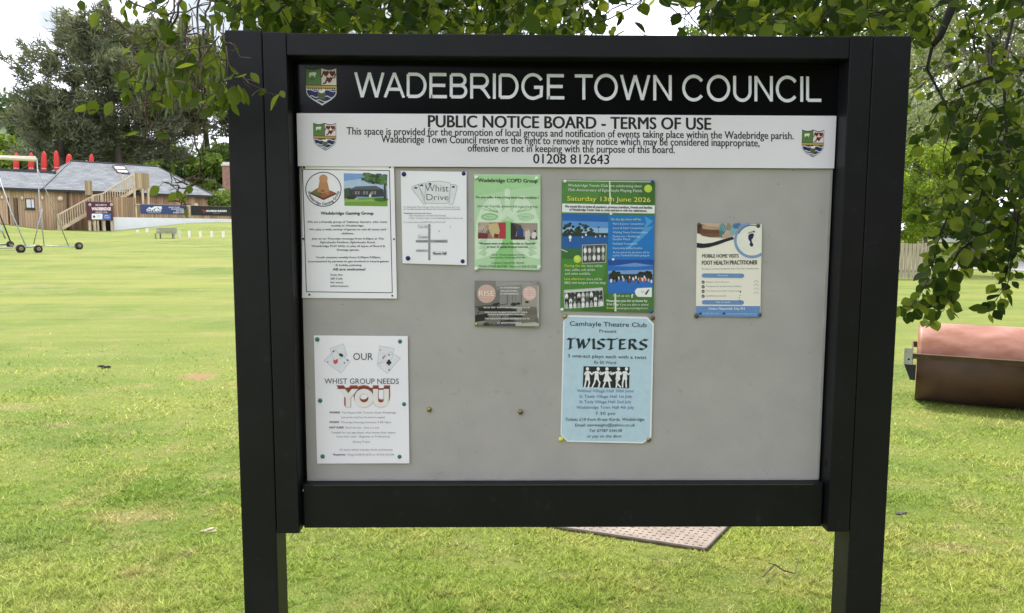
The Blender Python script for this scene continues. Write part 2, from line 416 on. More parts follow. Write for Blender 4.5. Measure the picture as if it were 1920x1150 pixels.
def crest(S, T, on_black):
    """shield with a beast, three hearts, a bridge and waves; T maps unit shield coordinates to the sheet"""
    def poly(p, c, L): S.poly([T(*q) for q in p], c, L)
    def arcs(x0, x1, y, d, n=10): return [(x0+(x1-x0)*i/n, y+d*math.sin(math.pi*i/n)) for i in range(n+1)]
    top = arcs(0, .5, .03, .05) + arcs(.5, 1, .03, .05)[1:]
    low = [(1-.0*0, .58), (.985,.68), (.93,.77), (.8,.86), (.52,1.0), (.22,.86), (.08,.77), (.02,.68), (0,.58)]
    rim = 0xdfe0e0 if on_black else 0x1d1c28
    g = .02 if on_black else .03
    poly([(x, y-.012) for x, y in top] + low, 0x2a2a30 if not on_black else 0x101014, 1)
    if on_black: poly([(.02,.56),(.98,.56)] + low[1:-1], 0xdfe0e0, 1.5)
    poly([(.015,.05)] + [(x, y+.01) for x, y in arcs(.015, .49, .04, .045)] + [(.49,.48),(.02,.48)], 0x5b8045, 2)
    poly([(.51,.05)] + [(x, y+.01) for x, y in arcs(.51, .985, .04, .045)] + [(.985,.48),(.51,.48)], 0xeadfd8, 2)
    # beast on green
    poly([(.12,.17),(.30,.15),(.36,.17),(.34,.22),(.32,.23),(.31,.28),(.28,.28),(.28,.24),(.17,.245),(.17,.29),(.14,.29),(.12,.24)], 0xe9ecd8, 3)
    poly([(.14,.32),(.30,.31),(.25,.36),(.2,.36)], 0x46662f, 3)
    # hearts with tails
    for hx, hy in ((.66,.18),(.86,.18),(.76,.34)):
        poly([(hx-.10,hy-.03),(hx-.07,hy-.07),(hx-.02,hy-.06),(hx,hy-.04),(hx+.02,hy-.06),(hx+.07,hy-.07),(hx+.10,hy-.03),(hx+.07,hy+.03),(hx,hy+.09),(hx-.07,hy+.03)], 0x6b1526, 3)
    S.line([T(.57,.16),T(.54,.24),T(.52,.27)], abs(T(.035,0)[0]-T(0,0)[0]), 0x3c0d18, 3.2)
    S.line([T(.96,.2),T(.93,.28),T(.82,.31)], abs(T(.035,0)[0]-T(0,0)[0]), 0x3c0d18, 3.2)
    S.line([T(.68,.34),T(.64,.42),T(.58,.44)], abs(T(.045,0)[0]-T(0,0)[0]), 0x2c0d14, 3.2)
    # bridge
    poly([(.0,.475),(1,.475),(1,.495),(.0,.495)], 0x4a2f14, 3)
    poly([(.01,.495),(.99,.495),(.99,.575),(.01,.575)], 0xc3a155, 3)
    for i in range(13):
        x = .06+.07*i; poly([(x,.585),(x,.555),(x+.02,.545),(x+.04,.555),(x+.04,.585)], 0x2a2010, 3.4)
    # water
    inner = [(.975,.60),(.955,.68),(.9,.76),(.78,.835),(.52,.955),(.24,.835),(.1,.76),(.045,.68),(.03,.60)]
    poly(inner, 0x20205a if on_black else 0x1f1d52, 3)
    wv = lambda y, x0, x1: [T(x0+(x1-x0)*i/8, y-.022*math.sin(2*math.pi*i/8)) for i in range(9)]
    lw = abs(T(g*1.3,0)[0]-T(0,0)[0])
    for y, a, b in ((.62,.03,.40),(.62,.60,.97),(.78,.12,.40),(.78,.60,.88),(.88,.32,.70)):
        S.line(wv(y, a, b), lw, 0xd6d8e4, 3.6)
    if not on_black: S.line([T(x, y) for x, y in inner], lw, 0xc4c6dc, 3.5)
    poly([(.36,.68),(.64,.68),(.60,.84),(.42,.84)], 0x5c5d3c, 4.0)
    poly([(.40,.66),(.44,.60),(.52,.615),(.57,.57),(.62,.60),(.60,.67),(.50,.69)], 0xf0f0ee, 4.2)
S.part('header_crest')
crest(S, lambda x, y: (572+ (59+.0*y)*x + 1.5*y, 124 + 73.5*y + 1.0*x), True)
S.finish()
S = Sheet(0, 0, 1, RC-.0062, board, .0002)
S.part('terms_lettering')
K = 0x0c0c0e
S.text('PUBLIC NOTICE BOARD - TERMS OF USE', 803, 1333, 238.5, 22, K, bold=.032, yb2=243.5, L=1, res=4)
S.text('This space is provided for the promotion of local groups and notification of events taking place within the Wadebridge parish.', 650, 1488, 252.5, 13.8, K, bold=.018, yb2=261.5, L=1, res=3)
S.text('Wadebridge Town Council reserves the right to remove any notice which may be considered inappropriate,', 715, 1424, 267.5, 13.8, K, bold=.018, yb2=275, L=1, res=3)
S.text('offensive or not in keeping with the purpose of this board.', 877, 1265, 284.5, 13.8, K, bold=.018, yb2=287.5, L=1, res=3)
S.text('01208 812643', 1000, 1142, 306.5, 17.5, K, bold=.016, yb2=308, L=1, res=4)
S.part('terms_crest'); crest(S, lambda x, y: (587+43*x+.8*y, 229.5+53*y+.5*x), False)
S.finish()
S = Sheet(0, 0, 1, RC-.0062, board, .0002)
S.part('terms_crest'); crest(S, lambda x, y: (1504+41.5*x-1.5*y, 242+53*y+.8*x), False)
S.finish()
for a, b in (('header_lettering', hp), ('header_crest', hp), ('terms_lettering', tp), ('terms_crest', tp), ('terms_crest.001', tp)):
    bpy.data.objects[a].parent = b

# ------------------------------------------------------------------ papers pinned to the board
def paper(name, crop, corners, colour, label, cat='notice', gap=.0016, curl=0.002, thick=.0004, group='papers pinned to the board'):
    ox, oy, s = crop
    px = [(ox+x/s, oy+y/s) for x, y in corners]       # TL, TR, BR, BL
    u0, u1 = px[0][0], px[1][0]; v0, v1 = px[0][1], px[3][1]
    def Y(u, v):
        a = min(1, max(0, (u-u0)/(u1-u0))); b = min(1, max(0, (v-v0)/(v1-v0)))
        return RC - gap - curl*a
    root = thing(name, at(*px[3], RC-gap), label, cat, group)
    N = 8; V = []; m = MB()
    for L in (0, 1):
        for j in range(N+1):
            for i in range(N+1):
                a, b = i/N, j/N
                q = [(1-b)*((1-a)*px[0][k]+a*px[1][k]) + b*((1-a)*px[3][k]+a*px[2][k]) for k in (0, 1)]
                p = at(*q, Y(*q)); V.append((p[0], p[1]+L*thick, p[2]))
    n = N+1; o = n*n; fs = []
    for j in range(N):
        for i in range(N):
            k = j*n+i; fs.append((k, k+1, k+n+1, k+n)); fs.append((o+k+n, o+k+n+1, o+k+1, o+k))
    edge = [j for j in range(n)] + [j*n+N for j in range(1, n)] + [N*n+i for i in range(N-1, -1, -1)] + [j*n for j in range(N-1, 0, -1)]
    for a, b in zip(edge, edge[1:]+edge[:1]): fs.append((b, a, o+a, o+b))
    m.add(V, fs).build('paper', colour if not isinstance(colour, int) else mat('paper_%06x' % colour, srgb(colour), .6, var=.02, scale=8), root)
    return Sheet(ox, oy, s, Y, root)
DK = 0x26262e

# 1 gaming group notice (laminated A4)
S = paper('laminated_notice', (550, 300, 4.257), [(72,46),(803,52),(827,1107),(70,1102)], 0xfaf6ff,
          'white laminated notice with black border line and round emblem above a bungalow photo', gap=.002)
S.part('border').line([(73,75),(767,86),(790,1061),(104,1053)], 6, 0x2a2a38, 1, True)
S.part('emblem').ring(240, 235, 141, 7, 0x2c2c3c, 1, 136)
S.poly([(135,262),(215,214),(345,266),(240,313)], 0x7d4a33, 2).poly([(150,262),(215,224),(262,243),(205,284)], 0x6d7a40, 3).poly([(205,284),(262,243),(330,267),(240,304)], 0xa9603f, 3)
S.poly([(135,262),(240,313),(345,266),(345,274),(240,322),(135,270)], 0x5a3526, 2)
S.poly([(190,255),(202,205),(212,160),(240,140),(268,160),(278,205),(290,255),(240,268)], 0xc08a5e, 4)          # plain game token
S.disc(240, 150, 34, 0xcb9668, 4.5).disc(234, 248, 16, 0x9b5a3a, 5, 9).disc(215, 272, 12, 0x55702e, 5, 6).disc(275, 270, 14, 0xb88a5a, 5, 7)
S.part('lettering').text('Wadebridge Gaming Group', 0, 0, 0, 21, DK, bold=.02, arc=(240, 233, 127, 172, 8))
S.part('photo').poly([(402,107),(748,115),(752,371),(408,366)], 0x7fa6dc, 1).poly([(403,170),(540,150),(600,190),(749,200),(750,240),(404,240)], 0xb7cbe6, 2)
S.poly([(408,310),(751,300),(752,371),(408,366)], 0x74a23e, 2).poly([(408,322),(751,312),(751,330),(408,338)], 0x93b95a, 3)
S.poly([(404,230),(455,222),(470,250),(470,310),(406,310)], 0x3f5a3a, 3).poly([(446,237),(500,212),(660,207),(718,236)], 0x59606a, 4)
S.poly([(446,237),(718,236),(722,292),(640,297),(450,290)], 0x3c3b40, 4)
for i in range(9): S.rect(470+22*i, 250, 484+22*i, 276, 0x8a8f94 if i % 3 else 0x5d4338, 5)
S.poly([(606,262),(622,262),(622,300),(604,298)], 0xe6e6e4, 5)
rg = random.Random(5)
for i in range(70):
    x = 545+205*rg.random(); y = 115+ (85*rg.random())*(.55+.45*(x-545)/205); r_ = 9+12*rg.random()
    S.disc(x, y, min(r_, 747-x if 747-x > 3 else 3), (0x3d5a2a,0x4c6b34,0x5f7d42,0x2f4722)[rg.randrange(4)], 6+.05*i, r_*.7, 9)
S.poly([(722,180),(738,180),(741,318),(720,318)], 0x4a4034, 5.5).disc(700, 318, 58, 0x44702c, 4, 15).disc(462, 298, 44, 0x33362f, 5, 12).rect(430, 300, 490, 316, 0x2f3a28, 5)
S.disc(470, 312, 52, 0xb8c48e, 4.4, 9)
S.part('lettering')
def lines(S, rows, c, cap, bold=0., **k):
    for t, a, b, y in rows: S.text(t, a, b, y, cap, c, bold, **k)
S.text('Wadebridge Gaming Group', 218, 640, 437, 23, DK, .045)
lines(S, [('We are a friendly group of Tabletop Gamers, who meet',112,748,502), ('weekly in Wadebridge.',300,564,532), ('We play a wide variety of games to suit all tastes and',127,738,562), ('abilities.',385,485,594),
 ('Join us on Thursday evenings from 6:30pm at The',147,722,636), ('Egloshayle Pavilion, Egloshayle Road,',217,655,665), ('Wadebridge PL27 6AQ, to play all types of Board &',145,731,695), ('Strategy games.',347,527,725),
 ('Youth sessions weekly from 5:30pm-7:00pm,',180,697,785), ('accompanied by parents to get involved in board games',118,760,817), ('& hobby painting.',337,548,847)], 0x34343e, 14.5, .03)
S.text('All are welcome!', 315, 575, 883, 20, DK, .04)
lines(S, [('Scan the',297,392,924), ('QR Code',297,392,955), ('for more',297,397,985), ('information',297,438,1014)], 0x34343e, 14.5, .03)
S.finish()

# 2 whist drive sheet (A5)
S = paper('small_white_notice', (740, 310, 5.747), [(64,60),(774,72),(777,1077),(85,1058)], 0xf8f5ff,
          'small white sheet with a fan of outlined playing cards above a street map', gap=.0022)
S.part('drawing')
g1 = 0x8c8c96
for p in ([(183,250),(196,228),(250,205),(345,400),(330,424),(310,418)], [(256,205),(330,190),(345,400),(318,388)], [(600,205),(660,212),(676,232),(632,415),(620,428),(585,420)]):
    S.poly(p, 0xe6e6ec, 1.0); S.line(p, 4, g1, 1.2, True)
q = [(345,190),(365,178),(480,172),(590,188),(602,205),(585,392),(565,412),(460,416),(340,408),(318,392)]
S.poly(q, 0xeaeaf0, 2); S.line(q, 4, g1, 2.2, True)
for x, y in ((228,243),(291,215),(380,200),(632,232)):
    S.disc(x, y, 14, 0x1c1c22, 3, 9).disc(x-9, y+4, 9, 0x1c1c22, 3.1, 7).disc(x+9, y+4, 9, 0x1c1c22, 3.2, 7)
S.part('street_map').rect(360, 635, 386, 1022, 0xa2a2a8, 1).poly([(228,806),(570,803),(570,836),(226,833)], 0xa6a6ac, 1.5).rect(228, 908, 360, 936, 0xc2c2c8, 1)
for y in range(640, 1010, 40): S.rect(366, y, 380, y+26, 0x8d8d93, 1.8)
for p in ([250,640,356,680],[252,752,358,792],[412,930,560,970]): S.line([(p[0],p[1]),(p[2],p[1]),(p[2],p[3]),(p[0],p[3])], 2, 0xb4b4ba, 2.4, True)
S.disc(480, 712, 6, 0x9a9aa0, 1, 8).line([(602,655),(598,682)], 4, 0xaaaab2, 1)
S.part('lettering')
S.text('Whist', 330, 580, 283, 74, 0x25252e, -.012, res=4, yb2=285).text('Drive', 343, 580, 377, 66, 0x25252e, -.012, res=4, yb2=379)
lines(S, [('The Wadebridge Whist Club plays Whist drives on Wednesday afternoons',95,706,457), ('and Thursday evenings in the Masonic Hall, Trevanion Road, Wadebridge.',93,708,480), ('1.45pm  Wednesdays 2pm  in the Masonic Hall, Wadebridge',155,553,550), ('7.15pm  Thursdays 7.30pm  at the Wadebridge Masonic Hall and map',155,735,577), ('For enquiries please ring 01208 813675 or 07724 541290',100,548,620)], 0x5a5a64, 13)
S.text('Meeting place and times of the drives', 100, 395, 524, 13, 0x3a3a44, .03)
S.text('Town Hall', 253, 352, 674, 26, 0x66666e).text('Cinema', 255, 355, 786, 28, 0x55555e).text('Masonic Hall', 415, 555, 964, 28, 0x303038, .03)
S.text('Trevanion Road', 234, 354, 826, 15, 0x4c4c54).text('Fernleigh Road', 440, 542, 827, 15, 0x4c4c54).text('Goldsworthy', 248, 328, 928, 14, 0x55555c)
S.finish()

# 3 lung support group sheet (A5, green)
S = paper('green_support_notice', (880, 315, 5.607), [(49,66),(748,72),(748,1077),(54,1058)], 0xbcdcb4,
          'pale green sheet printed with a white pair of lungs and two small photos', gap=.0022)
S.part('lungs')
wl = 0xd9ecd2
S.poly([(49,80),(748,84),(748,180),(49,300)], 0xacd8a0, .5).poly([(350,560),(450,560),(470,1060),(250,1050)], 0x93cc84, .6)
S.poly([(372,228),(400,212),(428,228),(428,440),(470,480),(520,530),(500,570),(455,540),(402,505),(350,545),(300,575),(285,540),(340,470),(372,430)], wl, 2)
S.poly([(180,345),(235,292),(290,300),(330,350),(345,450),(330,560),(360,700),(340,820),(290,880),(180,940),(65,965),(60,760),(75,560),(120,430)], wl, 1)
S.poly([(620,345),(575,292),(520,298),(480,350),(458,450),(475,560),(445,700),(462,820),(520,880),(630,940),(742,960),(744,760),(735,560),(690,430)], wl, 1)
for a in (1, -1):
    for k in range(5):
        X = lambda x: 402 + a*(x-402)
        S.disc(X(590), 515, 92-10*k, (0x9cc894,0xd3e9cc)[k % 2], 1.2+.1*k, 40-8*k)
    for k in range(8): S.line([(X(500),470),(X(520+22*k),440-14*(k % 3))], 5, 0xa8cf9f, 1.9)
    for k in range(16): S.line([(X(620+7*(k % 4)),760+11*k),(X(660+12*(k % 5)),735+12*k)], 6, 0x9dc596, 1.6)
S.part('photo')
S.poly([(92,572),(384,574),(384,746),(90,744)], 0x9a7868, 3).poly([(92,572),(210,573),(180,690),(91,680)], 0xb9a898, 3.2).poly([(270,574),(384,574),(384,745),(320,745),(300,660)], 0xb93a44, 3.3)
S.poly([(200,590),(300,580),(320,660),(300,744),(250,740),(215,680)], 0xd0b98a, 3.4).poly([(265,690),(310,700),(300,740),(255,735)], 0x7a2b22, 3.6).poly([(92,680),(200,690),(190,745),(91,744)], 0x7c2f3a, 3.5)
for i in range(14): S.line([(96+9*i,600+ (i*37) % 90),(110+9*i,590+(i*53) % 110)], 6, (0x5c4a42,0xd8cabc)[i % 2], 3.8)
S.poly([(434,578),(717,582),(716,756),(434,750)], 0xa3958c, 3).poly([(434,578),(468,579),(500,650),(480,752),(434,750)], 0x2b2c30, 3.3).poly([(470,580),(540,600),(570,660),(560,740),(495,745),(500,650)], 0x4d4a48, 3.4)
S.poly([(510,650),(560,645),(572,715),(520,722)], 0x2a3f8c, 3.6).poly([(585,690),(600,640),(625,640),(640,690),(636,755),(585,754)], 0xd6cdc6, 3.7).poly([(655,690),(690,660),(708,700),(690,745),(655,740)], 0xe2ddd8, 3.7).disc(608, 650, 16, 0xc0a08c, 3.9).disc(690, 665, 12, 0x2f2a28, 3.9).rect(436, 722, 716, 755, 0x393433, 3.5)
S.part('lettering')
S.text('Wadebridge COPD Group', 92, 716, 148, 38, 0x1e2a20, .03, yb2=156, res=3)
S.text('Do you suffer from a long term lung condition ?', 70, 730, 318, 22, 0x25352a, .03, yb2=324).text('Join our friendly, patient led support group', 84, 720, 412, 24, 0x4a5c4c, .0, yb2=418)
lines(S, [('We meet every week on Thursday at 12pm, for',105,697,805), ('an hour of gentle focused exercise.',183,622,840)], 0x25352a, 21, .035)
lines(S, [('Venue : The John Betjeman Centre,',232,582,921), ('Southern Way, Wadebridge, PL27 7BX',218,592,950)], 0x2c3c30, 15, .02)
S.text('Contact Cheryl for details', 228, 577, 1008, 23, 0x46584a).text('Mobile 07825 863738   Home 01208 813755', 100, 708, 1045, 24, 0x46584a, yb2=1051)
S.finish()

# 4 grey salon card
S = paper('glossy_card', (880, 515, 10.453), [(104,120),(1368,150),(1362,1022),(112,1012)], mat('card_photo_grey', srgb(0x8a8784), .3, var=.05, scale=10),
          'small glossy grey card with pink circles and a photo of a dark furnished room', 'card', gap=.003, curl=.006)
S.part('photo')
S.poly([(104,122),(518,130),(520,300),(104,330)], 0x84807c, 1).poly([(520,132),(1300,160),(1300,185),(525,235)], 0xa09e9c, 1).poly([(104,330),(590,300),(600,600),(106,640)], 0x767270, 1)
S.poly([(600,240),(1010,215),(1016,600),(600,600)], 0x8d8a88, 1.2)
for x, c_ in ((735,0x5c5856),(748,0x6b6765),(842,0x6a6663),(900,0x77726f),(1015,0x56524f)): S.rect(x, 400, x+12, 580, c_, 1.6)
S.poly([(1040,190),(1368,200),(1366,640),(1030,620)], 0xa39b93, 1).poly([(1340,240),(1368,240),(1364,1000),(1330,1000)], 0xb6b4ae, 1.5)
S.poly([(106,640),(1300,630),(1364,800),(1362,1020),(112,1010)], 0x746f68, 1).poly([(104,625),(480,585),(590,600),(600,640),(106,645)], 0x4c4844, 1.8)
S.poly([(150,650),(700,640),(930,690),(920,720),(600,735),(190,715)], 0x25231f, 2).poly([(112,800),(360,760),(385,830),(330,900),(112,930)], 0x1f1e1d, 2).poly([(735,800),(960,790),(1080,815),(1000,840),(780,830)], 0x2a2725, 2.1)
S.poly([(480,985),(720,900),(905,960),(900,1010),(470,1008)], 0x4a4858, 2).poly([(620,910),(760,885),(900,905),(920,925),(640,935)], 0x2e2c2e, 2.2).poly([(610,860),(650,770),(662,780),(622,950)], 0x1e1d1c, 2.3)
S.poly([(180,720),(150,800),(165,805),(200,720)], 0x2a2826, 2.3).poly([(1060,690),(1310,700),(1320,780),(1180,800)], 0x6b655e, 1.7).poly([(1265,860),(1350,840),(1362,960),(1270,930)], 0x6a665f, 1.8).rect(940, 660, 1030, 720, 0xaaa69f, 1.9)
for x, y, r_ in ((510,590,55),(560,570,40),(870,585,60),(335,975,38),(440,985,30),(1130,540,40),(960,570,45)): S.disc(x, y, r_, 0x2b2826, 2.4, r_*.55, 12)
S.poly([(560,590),(740,570),(740,590),(560,610)], 0x6a5648, 2.5).poly([(260,985),(300,940),(380,950),(420,1000),(300,1008)], 0x393632, 2.2).poly([(905,960),(1362,930),(1362,1015),(905,1008)], 0xbab6ac, 1.6).poly([(112,930),(330,900),(300,960),(112,1008)], 0x8e8a80, 1.6)
S.part('large_badge').disc(337, 378, 182, 0xd2aea2, 4)
S.part('small_badge').disc(1180, 370, 135, 0xe0bcb6, 4)
S.ring(1180, 370, 134, 8, 0xd0aaa4, 4.3)
S.part('lettering')
S.text('RISE', 190, 485, 418, 100, 0xf4e8e2, -.005, res=4)
S.text('HAIR & BEAUTY', 205, 470, 452, 15, 0xeadbd4)
for i, (a, b, y) in enumerate(((1060,1300,302),(1080,1290,350),(1075,1290,400),(1070,1290,440),(1110,1250,472))):
    S.text(('NEW CLIENTS','10% OFF','FIRST VISIT','BOOK ONLINE','TODAY')[i], a+10, b-15, y, 24, 0xf6e6e2, .02)
Wh = 0xf2f0ee
lines(S, [('AN INDEPENDENT',600,985,272), ('WELLNESS STUDIO',610,940,336), ('IN WADEBRIDGE',605,965,392)], Wh, 26, .03)
lines(S, [('BOOK VISIT  WWW.RISEWADEBRIDGE.CO.UK',285,1190,660), ('NEW ROOM TO RENT FOR BEAUTY, NAILS,',305,1140,752), ('FACIALS & TREATMENTS AVAILABLE',362,1088,796), ('UNIT 1B EDDYSTONE ROAD, WADEBRIDGE, PL27 7AL',305,1185,878)], Wh, 26, .035)
S.text('@RISEWADEBRIDGE', 622, 1018, 960, 26, Wh, .03).ring(572, 948, 16, 6, Wh, 6)
S.finish()

# 5 tennis club poster (A4, green and blue)
S = paper('tennis_poster', (1040, 325, 4.26), [(58,52),(802,62),(790,1112),(46,1098)], 0x4c7c3a,
          'glossy green and blue poster with tennis court photos and yellow balls', 'poster', gap=.002)
S.part('artwork')
S.poly([(60,55),(430,60),(260,325),(58,322)], 0x568a40, .4).poly([(640,60),(800,62),(800,250),(700,250)], 0x3e6c30, .4).poly([(60,680),(420,690),(330,1100),(48,1098)], 0x4f8a3b, .4).poly([(200,1100),(420,960),(480,1108)], 0x3f7030, .5)
S.poly([(62,58),(800,68),(800,73),(62,63)], 0xe6efe2, 1).poly([(434,62),(444,62),(452,325),(440,325)], 0xdfe8da, 1).rect(440, 312, 458, 332, 0xf2f4ee, 1.2).poly([(478,960),(490,960),(494,1104),(478,1104)], 0xdfe8da, 1).rect(458, 680, 476, 696, 0xeef2ec, 4.5)
S.poly([(60,242),(800,258),(798,322),(58,312)], 0xf2f2f4, 2)
S.disc(747, 123, 31, 0xc3dc4c, 2).disc(182, 686, 31, 0xc3dc4c, 6).disc(740, 116, 18, 0xd2e868, 2.2).disc(176, 678, 18, 0xd2e868, 6.2)
S.poly([(430,332),(797,338),(795,690),(424,692)], 0x1c79c8, 2).poly([(720,344),(785,382),(735,430),(790,425),(700,520),(600,600),(560,610),(690,480),(730,400)], 0x4fa0dc, 2.4)
S.part('photo')
S.poly([(62,325),(428,332),(424,572),(60,610)], 0x2466b8, 2.6).poly([(62,380),(428,390),(427,450),(61,440)], 0x5f97d8, 2.7).poly([(62,430),(428,440),(426,490),(61,480)], 0x9cc0e6, 2.75)
rg = random.Random(8)
for i in range(60):
    x = 62+250*rg.random(); y = 490-10-(50+28*math.sin((x-62)/45)+ (40 if 190 < x < 290 else 0))*rg.random()
    S.disc(max(74, x), y, 13, (0x1f2c1a,0x2b3a22,0x354629)[rg.randrange(3)], 2.9+.004*i, 10, 8)
S.rect(62, 478, 426, 505, 0x27382a, 3.2).poly([(61,505),(426,500),(424,572),(200,640),(60,640)], 0x2560a8, 3.3).poly([(60,600),(210,600),(210,690),(60,680)], 0x3d6e36, 3.35)
S.line([(56,610),(130,640),(210,615)], 6, 0xdbe4ee, 3.6).line([(62,530),(424,540)], 4, 0x9db9dc, 3.5).line([(62,585),(150,580)], 4, 0xa8c2e0, 3.5)
S.disc(124, 512, 12, 0xf2f2f2, 3.8, 15).rect(118, 525, 130, 545, 0xd9d2cc, 3.8).disc(250, 492, 7, 0xe8e8e8, 3.8, 10).disc(222, 510, 5, 0xd8d8d8, 3.8, 9).line([(350,430),(350,505)], 4, 0x53646e, 3.6).rect(340, 426, 360, 436, 0x4a5560, 3.7)
for i in range(9): S.disc(315+12*i, 500+(i*7) % 9, 5, (0x20262c,0xd8d8d8,0x3c5878)[i % 3], 3.75, 9, 8)
for q, n_, c0 in (([(222,575),(412,568),(408,712),(220,720)], 5, 0x4a4a4c), ([(75,935),(382,915),(390,1060),(80,1078)], 9, 0x38383a)):
    S.poly(q, c0, 4)
    (ax,ay),(bx,by),(cx_,cy_),(dx_,dy_) = q
    for row in range(2 if n_ == 5 else 3):
        for i in range(n_+ (row if n_ == 9 else 0)):
            f = (i+.6)/(n_+.3); x = ax+(bx-ax)*f; y = ay+(by-ay)*f + (cy_-by)*(.12+.42*row if n_ == 5 else .18+.26*row)
            x = min(x, cx_-16)
            S.disc(x, y+26, 13, (0xf0f0f0,0xdcdcdc,0xb5b5b5)[(i+row) % 3] if n_ == 5 or row != 1 else (0x222224,0xe8e8e8,0x5c5c5c)[i % 3], 4.2+.2*row, 24, 10).disc(x, y, 7, (0xa8a8a8,0x6a6a6a)[i % 2], 4.5+.2*row, 9, 10)
    S.line(q, 4, 0xd8d8d8, 5, True)
S.poly([(80,938),(382,918),(383,935),(80,956)], 0xd2d4d2, 4.9)
S.poly([(424,692),(795,690),(778,962),(428,960)], 0x2a6ec4, 4.6).poly([(424,692),(795,690),(790,730),(426,735)], 0x1f4fa4, 4.7).poly([(470,742),(640,715),(790,738),(640,748)], 0x6d9bd8, 4.75).poly([(428,780),(786,770),(784,840),(428,846)], 0x7aa2d8, 4.72)
for i in range(40):
    x = 450+70*rg.random() if i % 2 else 660+115*rg.random(); S.disc(x, 790+32*rg.random(), 18, (0x1c261a,0x26331f)[i % 2], 4.9+.005*i, 14, 8)
S.rect(430, 806, 782, 850, 0x2a3430, 5.1).poly([(428,858),(780,850),(778,962),(428,960)], 0x2f72c6, 5.15)
for i in range(54):
    x = 436+338*rg.random(); y = 832+34*rg.random(); S.disc(x, y, 7, (0x14161c,0xe6e6e8,0xb4403c,0x202838,0x2c4a86,0xd8b8a8)[rg.randrange(6)], 5.3+.006*i, 15, 8)
S.line([(630,890),(690,960)], 5, 0xb8cfe8, 5.2)
S.poly([(640,940),(660,918),(776,914),(776,990),(664,988),(645,968)], 0xf4f4f6, 6).poly([(718,968),(745,930),(758,928),(735,970)], 0x272838, 6.2).line([(690,940),(700,955),(712,938)], 3, 0x6a7aa0, 6.2)
S.part('lettering')
W1, Y1 = 0xe8eee4, 0xe6e85c
S.text('Wadebridge Tennis Club are celebrating their', 106, 698, 106, 21, W1, 0, yb2=114, L=8).text('75th Anniversary of Egloshayle Playing Fields', 106, 698, 143, 21, W1, 0, yb2=151, L=8)
S.text('Saturday 13th June 2026', 104, 768, 222, 36, 0x2c4a22, .01, yb2=234, L=7.6, res=3).text('Saturday 13th June 2026', 101, 765, 219, 36, Y1, .01, yb2=231, L=8, res=3)
S.text('We would like to invite all members, previous members, friends and families', 82, 778, 274, 19, 0x22222a, .03, yb2=284, L=8).text('of Wadebridge Tennis Club to come and join in with the celebrations.', 118, 738, 300, 19, 0x22222a, .03, yb2=309, L=8)
S.text('On the day there will be:', 452, 690, 377, 18, Y1, L=8)
lines(S, [('Men\'s & Junior Competition',465,714,412), ('Junior & Adult Competition',465,708,446), ('Walking Tennis Demonstration',465,742,480), ('Pembarrow v Wadebridge',465,684,512), ('Doubles Match',465,602,535), ('Pickleball Tournament',465,660,571), ('Intercounty Ladies Doubles',465,700,606), ('At the end of the day there will be',465,756,640), ('a prize Tombola/Doubles going on',465,756,664)], 0xd3e4f4, 16, L=8)
S.text('During the day', 80, 248, 748, 19, Y1, L=8).text('there will be', 256, 382, 750, 19, W1, L=8)
lines(S, [('teas, coffee, soft drinks',82,322,781), ('and cakes available.',82,288,811)], W1, 19, L=8)
S.text('Late afternoon', 78, 244, 853, 19, Y1, L=8).text('there will be', 254, 376, 855, 19, W1, L=8).text('BBQ with burgers and hot dogs', 80, 408, 884, 19, W1, L=8)
S.text('Find us on', 470, 596, 988, 20, W1, L=8).text('f', 612, 628, 996, 30, 0xf0f4f8, .05, L=8).text('club logo', 672, 716, 973, 10, 0x30344c, L=8) if False else S.text('Find us on', 470, 596, 988, 20, W1, L=8).text('f', 612, 628, 996, 30, 0xf0f4f8, .05, L=8)
S.text('Please can you let us know by', 416, 740, 1028, 18, 0xf2f4f0, .03, L=8).text('31st May', 416, 512, 1056, 18, 0xf2f4f0, .03, L=8).text('if you are able to attend', 522, 748, 1058, 17, W1, L=8).text('Email', 416, 470, 1084, 17, Y1, L=8).text('wadebridgetennisclub@gmail.com', 496, 744, 1086, 15, W1, L=8)
S.finish()

# 6 foot health leaflet
S = paper('foot_care_leaflet', (1290, 405, 5.747), [(96,82),(797,92),(778,1090),(84,1082)], 0xf6f0e4,
          'cream leaflet with a navy footprint in a blue ring and a photo of bare feet', 'leaflet', gap=.002)
S.part('photo')
S.poly([(96,84),(560,88),(520,180),(470,240),(370,245),(230,230),(140,210),(97,180)], 0xcbb49c, 1)
S.poly([(98,95),(150,90),(340,150),(345,215),(220,230),(140,200),(100,180)], 0x6d4a38, 2).poly([(150,100),(330,120),(340,150),(250,150),(160,140)], 0xbe9c82, 2.3).poly([(98,84),(140,88),(130,190),(98,190)], 0x54382c, 2.5)
S.poly([(140,190),(340,190),(350,225),(240,232),(150,215)], 0x7c5540, 2.6)
for x, y, a_, b_, c_ in ((372,135,38,55,0x6f9ca4),(365,195,30,38,0x4f7f8a),(480,150,36,60,0x86b2b8),(520,110,40,30,0x4b7aa0),(440,120,30,40,0x9c8a7c),(410,215,45,26,0xc9ad94),(545,100,30,20,0x34588c)): S.disc(x, y, a_, c_, 3+.001*x, b_, 14)
for i in range(7): S.line([(345+9*i,100+6*i),(372+9*i,170-4*i)], 5, (0x3f6c78,0xa8c4c6)[i % 2], 3.8)
S.part('artwork')
S.poly([(95,290),(170,300),(260,290),(370,255),(480,225),(500,250),(420,275),(320,312),(220,340),(150,348),(94,342)], 0x23222e, 4)
S.disc(690, 262, 172, 0xf1eee4, 4.5) if False else S.poly([(797,110)] + [(690+168*math.cos(R(a)), 262+168*math.sin(R(a))) for a in range(52, 300, 8)] + [(797,96)], 0xf1eee4, 4.5)
